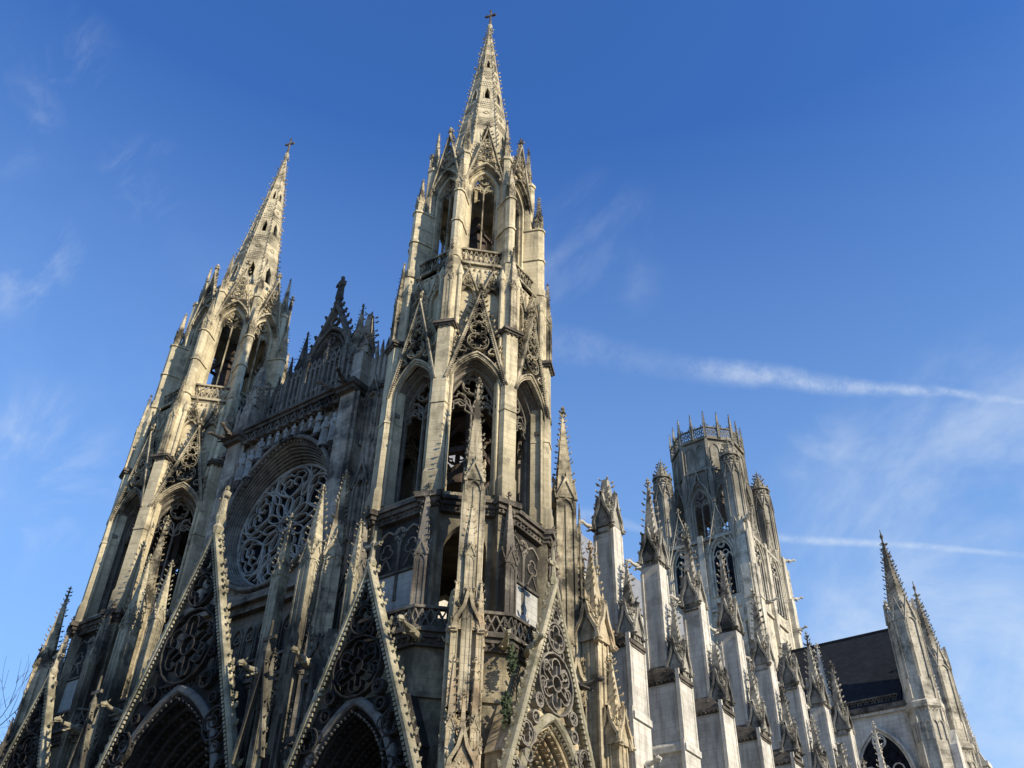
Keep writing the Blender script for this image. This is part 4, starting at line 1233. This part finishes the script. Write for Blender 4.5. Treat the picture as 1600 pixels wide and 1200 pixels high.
def buttress_mesh():
    m = MB()
    m.box(14.5, 17.1, -.78, .78, 0, 24.0); m.box(16.9, 17.12, -1.0, 1.0, 0, 20.2)
    m.box(14.4, 17.2, -.95, .95, 19.9, 20.1, (14.4, 17.15, -.85, .85)); m.box(14.4, 17.24, -.98, .98, 19.55, 19.9)
    for sg in (-1, 1): m.box(16.9, 17.14, sg * .86 - .08, sg * .86 + .08, 20.1, 24.4)
    m.box(14.9, 16.25, -.52, .52, 24.0, 31.8)
    for sg in (-1, 1):
        for q in (14.95, 16.2): m.box(q - .09, q + .09, sg * .5 - .09, sg * .5 + .09, 24.2, 31.4)
    # flying arch
    pts_o = []; pts_i = []
    for i in range(9):
        t = i / 8; x = 14.95 - 8.4 * t; pts_o.append((x, 27.2 + 7.2 * t)); pts_i.append((x, 24.2 + 8.6 * math.sin(t * PI / 2)))
    for i in range(8):
        a, b, c, d = pts_o[i], pts_o[i + 1], pts_i[i + 1], pts_i[i]
        m.add([(a[0], -.3, a[1]), (b[0], -.3, b[1]), (c[0], -.3, c[1]), (d[0], -.3, d[1]), (a[0], .3, a[1]), (b[0], .3, b[1]), (c[0], .3, c[1]), (d[0], .3, d[1])],
              [(0, 1, 2, 3), (7, 6, 5, 4), (0, 4, 5, 1), (3, 2, 6, 7)])
    return m
bm_ = mesh_of('buttress', buttress_mesh(), 'nave')
cm = MB(); cm.box(14.4, 17.22, -.93, .93, 23.8, 24.02); cm.box(14.45, 16.9, -.85, .85, 24.02, 24.9, (14.6, 16.3, -.55, .55)); cm.box(14.42, 17.15, -.86, .86, 23.65, 23.8)
leafrow(cm, 14.6, 17.0, 23.7, -.9, .12); cmm = mesh_of('capping', cm, 'crust')
pu = MB(); pinnacle(pu, 15.6, 0, 1.05, 31.4, 32.6, 38.0, 0, nc=9, cs=.26); ogee_hood(pu, 15.6, 0, 1.15, 31.9, 2.4); pum = mesh_of('pinnacle', pu, 'navecarve')
pv = MB(); pinnacle(pv, 15.6, 0, 1.05, 31.4, 32.6, 36.6, 0, nc=6, cs=.26, broken=True); ogee_hood(pv, 15.6, 0, 1.15, 31.9, 2.4); pvm = mesh_of('pinnacle', pv, 'navecarve')
pl = MB(); pinnacle(pl, 16.75, 0, .85, 24.1, 25.5, 29.0, 0, nc=8, cs=.22); ogee_hood(pl, 16.75, 0, .95, 24.5, 2.0); plm = mesh_of('lower_pinnacle', pl, 'navecarve')
pl2 = MB(); pinnacle(pl2, 16.75, 0, .85, 24.1, 25.5, 29.4, 0, nc=6, cs=.24, broken=True); ogee_hood(pl2, 16.75, 0, .95, 24.5, 2.0); plm2 = mesh_of('lower_pinnacle', pl2, 'navecarve')
gg = MB(); gargoyle(gg, 1.1); ggm = mesh_of('gargoyle', gg, 'nave')
for i in range(8):
    y = 10.9 + 6.05 * i
    b = place('buttress', bm_, church, (0, y, 0))
    pp = place('pinnacle', pvm if i in (0, 5) else pum, b); place('capping', cmm, b); lp = place('lower_pinnacle', plm2 if i in (2, 6) else plm, b)
    kz = (1.0, 1.012, .99, 1.006, .985, 1.0, 1.01, .992)[i]; pp.scale = (1, 1 + .06 * math.sin(i * 2.1), kz); lp.scale = (1, 1 + .05 * math.cos(i * 1.7), 1 + .012 * math.sin(i * 3.3))
    pp.rotation_euler = (R(.25 * math.sin(i * 4.0)), 0, 0)
    place('gargoyle', ggm, b, (14.9, -.3, 31.9), R(-20)); place('gargoyle', ggm, b, (16.9, .2, 17.3), R(75))
    if i < 8:
        place('clerestory_window', cwm, nave, (0, y + 3.02, 0)); place('window_glass', gwm, nave, (0, y + 3.02, 0))
        place('parapet', blm, nave, (0, y + 3.02, 0)); place('aisle_window', awm, nave, (0, y + 3.02, 0))

# ------------------------------------------------------------------ crossing tower
CY = 68.6
ct = MB()
ct.box(-5.6, 5.6, CY - 5.6, CY + 5.6, 0, 60.5)
def cface(m, k):
    # corner clusters
    for sg in (-1, 1):
        m.box(sg * 5.5 - .55, sg * 5.5 + .55, -6.6, -5.4, 0, 55.5); m.box(sg * 5.5 - .45, sg * 5.5 + .45, -6.35, -5.4, 55.5, 61.5)
        m.box(sg * 5.5 - .62, sg * 5.5 + .62, -6.7, -5.4, 51.2, 51.5)
        m.lathe([(.16, 40), (.16, 60)], 6, sg * 4.7, -5.8); m.lathe([(.16, 40), (.16, 60)], 6, sg * 6.2, -6.3)
        m.lathe([(.14, 40), (.14, 60)], 6, sg * 4.2, -5.7)
    m.box(-.35, .35, -6.1, -5.5, 40, 61); m.box(-5.6, 5.6, -5.85, -5.5, 50.9, 51.2)
    m.box(-5.9, 5.9, -6.0, -5.5, 60.2, 60.6)
ct.push(T(0, CY))
for k in range(4):
    ct.push(RZ(k * PI / 2)); cface(ct, k); ct.pop()
# octagon
def cwall(m, k):
    ri = 4.35; w = ri * TAN
    awall(m, -w, w, 60.5, 76.5, 1.15, 61.5, 66.2, 2.3, -ri, -ri + .6)
    m.box(-w - .05, w + .05, -ri - .22, -ri, 71.3, 71.6); m.box(-w - .05, w + .05, -ri - .3, -ri + .6, 76.1, 76.5)
    m.box(-w - .05, w + .05, -ri - .2, -ri, 61.2, 61.5)
    for i in (-1, 1):
        m.ribbon(archpath(.62, 71.7, 74.4, 1.1, 6, i * .78), .13, -ri - .14, -ri, False, .03)
ring(ct, cwall)
def cpier(m, k):
    m.box(-.3, .3, -5.15, -4.5, 60, 70.2); m.lathe([(.34, 70.2), (.05, 72.2)], 4, 0, -4.85, PI / 4); m.box(-.18, .18, -4.95, -4.6, 71, 76.3)
    m.lathe([(.12, 61), (.12, 71.3)], 6, .5, -4.6); m.lathe([(.12, 61), (.12, 71.3)], 6, -.5, -4.6)
corner(ct, cpier)
ct.lathe([(4.4, 61.0), (4.4, 61.3)], 8, 0, 0, PI / 8)
ct.pop()
cross_t = link('crossing_tower', ct, 'crossing', church, label='crowned octagonal tower over the crossing, pale sunlit stone')
cwn = MB()
cwn.push(T(0, 0, -3.0))
orders(cwn, 1.6, 1.15, 64.5, 69.2, 3.1, -4.62, -4.2, 3, ch=.03)
tracery(cwn, 1.13, 64.5, 69.2, 2.4, -4.2, .12, .2, 2)
cwn.ribbon([(-1.75, 69.2), (-1.2, 71.2), (-.35, 72.6), (0, 74.2), (.35, 72.6), (1.2, 71.2), (1.75, 69.2)], .2, -4.85, -4.4, False, .04)
cwn.crockets((-1.7, -4.6, 69.6), (0, -4.6, 73.6), (-.9, 0, .35), 7, .24); cwn.crockets((1.7, -4.6, 69.6), (0, -4.6, 73.6), (.9, 0, .35), 7, .24)
cwn.pop()
cwnm = mesh_of('lantern_window', cwn, 'crossing')
crw = MB(); crw.push(T(0, 0, -2.5))
balustrade(crw, -4.5 * TAN, 4.5 * TAN, 79.0, 80.6, -4.6, .16, .62)
for i in range(4):
    crw.lump((-1.4 + i * .93, -4.5, 80.6), (0, 0, 1), .13, .5)
crw.pop()
crwm = mesh_of('crown_balustrade', crw, 'crossing')
cpn = MB(); pinnacle(cpn, 0, 0, .36, 76.3, 78.3, 80.5, 0, nc=6, cs=.1); cpnm = mesh_of('crown_pinnacle', cpn, 'crossing')
for k in range(8):
    place('lantern_window', cwnm, cross_t, (0, CY, 0), k * PI / 4); place('crown_balustrade', crwm, cross_t, (0, CY, 0), k * PI / 4)
    for b, rr_ in ((k * PI / 4 + PI / 8, 4.85), (k * PI / 4, 4.62)):
        place('crown_pinnacle', cpnm, cross_t, (math.sin(b) * rr_, CY - math.cos(b) * rr_, 0), b)
def turret_mesh():
    m = MB()
    m.lathe([(1.25, 50), (1.25, 71.0), (1.32, 71.1), (1.32, 71.4), (1.2, 71.5)], 8, 0, 0, PI / 8)
    m.lathe([(1.05, 71.4), (1.05, 72.9)], 8, 0, 0, PI / 8)
    def f(q, k):
        w = 1.22 * TAN
        q.ribbon(archpath(w * .8, 63.5, 69.6, .7, 5), .1, -1.3, -1.12); q.ribbon([(-w, 69.4), (0, 71.6), (w, 69.4)], .1, -1.36, -1.1)
        q.ribbon(circle(0, 72.2, .26, 10), .08, -1.22, -1.02, True); q.ribbon(foil(0, 72.2, .2, 4), .05, -1.2, -1.02, True)
        q.box(-w, w, -1.25, -1.0, 72.7, 72.9); q.box(-w, w, -1.25, -1.0, 71.5, 71.7)
        q.ribbon(archpath(w * .8, 56, 61, .7, 5), .1, -1.3, -1.12); q.ribbon([(-w, 61), (0, 63.4), (w, 61)], .1, -1.36, -1.1)
        q.lump((0, -1.1, 73), (0, -.3, 1), .12, .55)
    ring(m, f)
    m.lathe([(1.15, 72.9), (.1, 75.4), (.04, 76.2)], 8, 0, 0, PI / 8)
    for k in range(8):
        a = k * PI / 4 + PI / 8; d = Vector((math.cos(a), math.sin(a), 0))
        m.tube([d * 1.2 + Vector((0, 0, 50)), d * 1.2 + Vector((0, 0, 71))], .09, 5)
        m.crockets(d * 1.05 + Vector((0, 0, 72.9)), d * .15 + Vector((0, 0, 75.4)), d, 5, .36)
    return m
tm = mesh_of('turret', turret_mesh(), 'crossing')
for sx in (-1, 1):
    for sy in (-1, 1): place('turret', tm, cross_t, (sx * 4.85, CY + sy * 4.85, -1.2))
sw = MB()
for i in (-1, 1):
    u = i * 2.55
    sw.ext(archpath(1.25, 52.6, 57.6, 2.2, 7, u), -5.62, -5.606)
swm = mesh_of('window_glass', sw, 'glass')
sx_ = MB()
for i in (-1, 1):
    u = i * 2.55
    tracery(sx_, 1.3, 52.6, 57.6, 2.4, -5.78, .12, .17, 3, u); sx_.ribbon(archpath(1.6, 52.6, 57.6, 2.9, 8, u), .22, -5.95, -5.6, False, .04)
    gable(sx_, 1.75, 58.5, 64.8, -6.05, -5.85, .18, 9, .22, x=u, fin=.6, beads=False)
sxm = mesh_of('tower_window', sx_, 'crossing')
for k in range(4):
    place('tower_window', sxm, cross_t, (0, CY, 0), k * PI / 2); place('window_glass', swm, cross_t, (0, CY, 0), k * PI / 2)
for (x, y, z, a) in [(6.3, CY - 6.3, 61.4, 45), (6.3, CY + 6.3, 61.4, 135), (5.9, CY - 6.5, 51.3, 10), (6.6, CY + 5, 51.3, 90), (6.6, CY - 4, 51.3, 90), (6.3, CY + 6.3, 56, 120)]:
    place('gargoyle', ggm, cross_t, (x, y, z), R(a))

# ------------------------------------------------------------------ transept
tr = MB()
tr.box(0, 20.6, CY - 6.6, CY + 6.6, 0, 36.2)
tr.box(5, 19.9, CY - 6.85, CY + 6.85, 35.6, 35.9)
tr.extx([(CY - 6.4, 36.4), (CY + 6.4, 36.4), (CY, 46.9)], 19.2, 20.6)
for sgn in (-1, 1):
    tr.box(21.0, 23.4, CY + sgn * 6.7 - .7, CY + sgn * 6.7 + .7, 0, 31.5); tr.extx([(CY + sgn * 6.7 - .7, 31.5), (CY + sgn * 6.7 + .7, 31.5), (CY + sgn * 6.7, 33)], 21.0, 23.4)
trans = link('transept', tr, 'nave', church, label='transept arm with a steep dark slate roof')
trf = MB(); trf.extx([(CY - 7.0, 36.45), (CY + 7.0, 36.45), (CY, 46.7)], 3.0, 19.3); trf.box(3, 19.3, CY - .12, CY + .12, 46.6, 46.85); link('roof', trf, 'slate', trans)
tw_ = MB(); tw_.push(T(16.3, CY - 6.6)); tracery(tw_, 2.6, 20, 29.5, 4.6, -.2, .16, .2, 4); tw_.ribbon(archpath(2.8, 20, 29.5, 4.9, 9), .3, -.35, 0, False, .06); tw_.pop(); link('transept_window', tw_, 'nave', trans)
tg = MB(); tg.push(T(16.3, CY - 6.6)); tg.ext(archpath(2.5, 20, 29.5, 4.4, 8), -.03, 0); tg.pop(); link('window_glass', tg, 'glass', trans)
pbm = MB(); pbm.push(T(0, CY - 6.75)); balustrade(pbm, 8, 19, 36.4, 37.3, -.1, .15, .7); leafrow(pbm, 8, 19.4, 35.9, -.1, .16); pbm.pop(); pbm.box(5, 19.9, CY - 7.0, CY + 7.0, 35.9, 36.44); link('parapet', pbm, 'crust', trans)
def tturret():
    m = MB()
    m.lathe([(1.62, 10), (1.62, 34.9), (1.85, 35.1), (1.85, 35.6), (1.6, 35.8)], 8, 0, 0, PI / 8)
    m.lathe([(1.48, 35.8), (1.48, 44.6), (1.56, 44.8), (1.5, 45.1)], 8, 0, 0, PI / 8)
    for k in range(8):
        a = k * PI / 4 + PI / 8; d = Vector((math.cos(a), math.sin(a), 0))
        m.tube([d * 1.5 + Vector((0, 0, 36)), d * 1.5 + Vector((0, 0, 45))], .08, 5); m.tube([d * 1.66 + Vector((0, 0, 10)), d * 1.66 + Vector((0, 0, 35))], .09, 5)
        m.crockets(d * 1.2 + Vector((0, 0, 45.0)), d * .08 + Vector((0, 0, 53.4)), d, 16, .26, .04, .96)
    def f(q, k):
        w = 1.7 * TAN
        w = 1.42 * TAN
        q.ribbon([(-w, 44.0), (0, 46.4), (w, 44.0)], .11, -1.56, -1.3); q.ribbon(archpath(w * .8, 38, 43.6, .6, 5), .08, -1.5, -1.3)
        leafrow(q, -w, w, 34.8, -1.58, .14)
        q.ribbon(archpath(w * .42, 32.0, 33.3, .5, 4, -w * .5), .07, -1.62, -1.46); q.ribbon(archpath(w * .42, 32.0, 33.3, .5, 4, w * .5), .07, -1.62, -1.46)
    ring(m, f)
    m.lathe([(1.22, 45.0), (.1, 53.4), (.04, 55.0)], 8, 0, 0, PI / 8)
    m.lathe([(.1, 53.8), (.2, 54.2), (.06, 54.5)], 6)
    return m
ttm = mesh_of('turret', tturret(), 'turret')
place('turret', ttm, trans, (21.2, CY - 6.7, 0), label='octagonal stair turret with crocketed spirelet, nearer of the pair')
place('turret', ttm, trans, (20.6, CY + 7.2, 0), label='octagonal stair turret with crocketed spirelet, farther of the pair')
for (x, y, w, z0, zs, zt) in [(16.6, CY - 8.6, .8, 14, 27.5, 34.0), (12.2, CY - 7.2, .8, 34, 37.5, 43.5), (22.0, CY + 8.0, .9, 20, 35.5, 41.0), (22.0, CY - 4.5, .8, 22, 36.5, 42.0)]:
    m = MB(); pinnacle(m, x, y, w, z0, zs, zt, 0, nc=11, cs=.2); link('pinnacle', m, 'nave', trans)
m = MB(); m.box(21.4, 22.9, CY + 8.0, CY + 9.5, 0, 34.0); m.box(21.2, 23.1, CY + 7.8, CY + 9.7, 33.6, 34.1); m.box(21.4, 22.9, CY + 7.9, CY + 9.4, 34.1, 36.4, (21.5, 22.0, CY + 7.9, CY + 8.4))
link('buttress', m, 'nave', trans)

# ------------------------------------------------------------------ weeds and tree
def weed(name, x, y, z, r, n, label, nrm):
    m = MB(); q = random.Random(int(z * 10))
    for i in range(n):
        a = q.uniform(0, 2 * PI); t = q.random() ** .6 * r
        p = Vector((x + math.cos(a) * t * .6, y + math.sin(a) * t * .6, z + q.gauss(0, r * .8)))
        d = Vector((q.gauss(0, .5) + nrm[0], q.gauss(0, .5) + nrm[1], q.gauss(0, .5))).normalized(); e = d.cross(Vector((0, 0, 1))).normalized(); s_ = q.uniform(.05, .1)
        u = d.cross(e)
        m.add([p - e * s_, p + u * s_ * .8, p + e * s_, p - u * s_ * 1.1], [(0, 1, 2, 3)])
    o = link(name, m, 'leaf'); tag(o, label, 'plant', 'weeds rooted in the church masonry'); return o
weed('wall_weed', 18.0, -2.6, 18.0, .38, 170, 'upper tuft of green weeds beside the sunlit side gable', (.5, -.6))
weed('wall_weed', 18.05, -3.0, 15.9, .38, 170, 'lower tuft of green weeds beside the sunlit side gable', (.5, -.6))
weed('wall_weed', 17.3, -4.2, 14.6, .25, 90, 'dark weed clump on the buttress below the sunlit niche', (.5, -.6))
def bare_tree(x, y, h):
    tk = MB(); br_ = MB(); q = random.Random(5)
    tk.tube([(x, y, 0), (x + .2, y, h * .2), (x, y + .2, h * .42)], [.55, .42, .32], 8)
    def grow(p, d, l, r, n):
        if n == 0: return
        e = p + d * l; mid = p + d * l * .5 + Vector((q.gauss(0, .05), q.gauss(0, .05), 0)) * l
        br_.tube([p, mid, e], [r, r * .8, r * .62], 4 if n < 4 else 6)
        for i in range(3 if n > 1 else 2):
            nd = (d + Vector((q.gauss(0, .5), q.gauss(0, .5), q.gauss(.12, .3)))).normalized()
            grow(p.lerp(e, q.uniform(.6, 1)), nd, l * q.uniform(.62, .85), r * .6, n - 1)
    for i in range(5):
        a = i * 1.3
        grow(Vector((x, y, h * .3 + i * h * .03)), Vector((math.cos(a) * .6, math.sin(a) * .6, 1)).normalized(), h * .24, .2, 6)
    t = link('tree', tk, 'bark'); link('bare_crown', br_, 'bark', t)
    tag(t, 'leafless tree with thin bare branches at the far left beyond the church', 'tree')
bare_tree(-39.2, 8.0, 31.5)
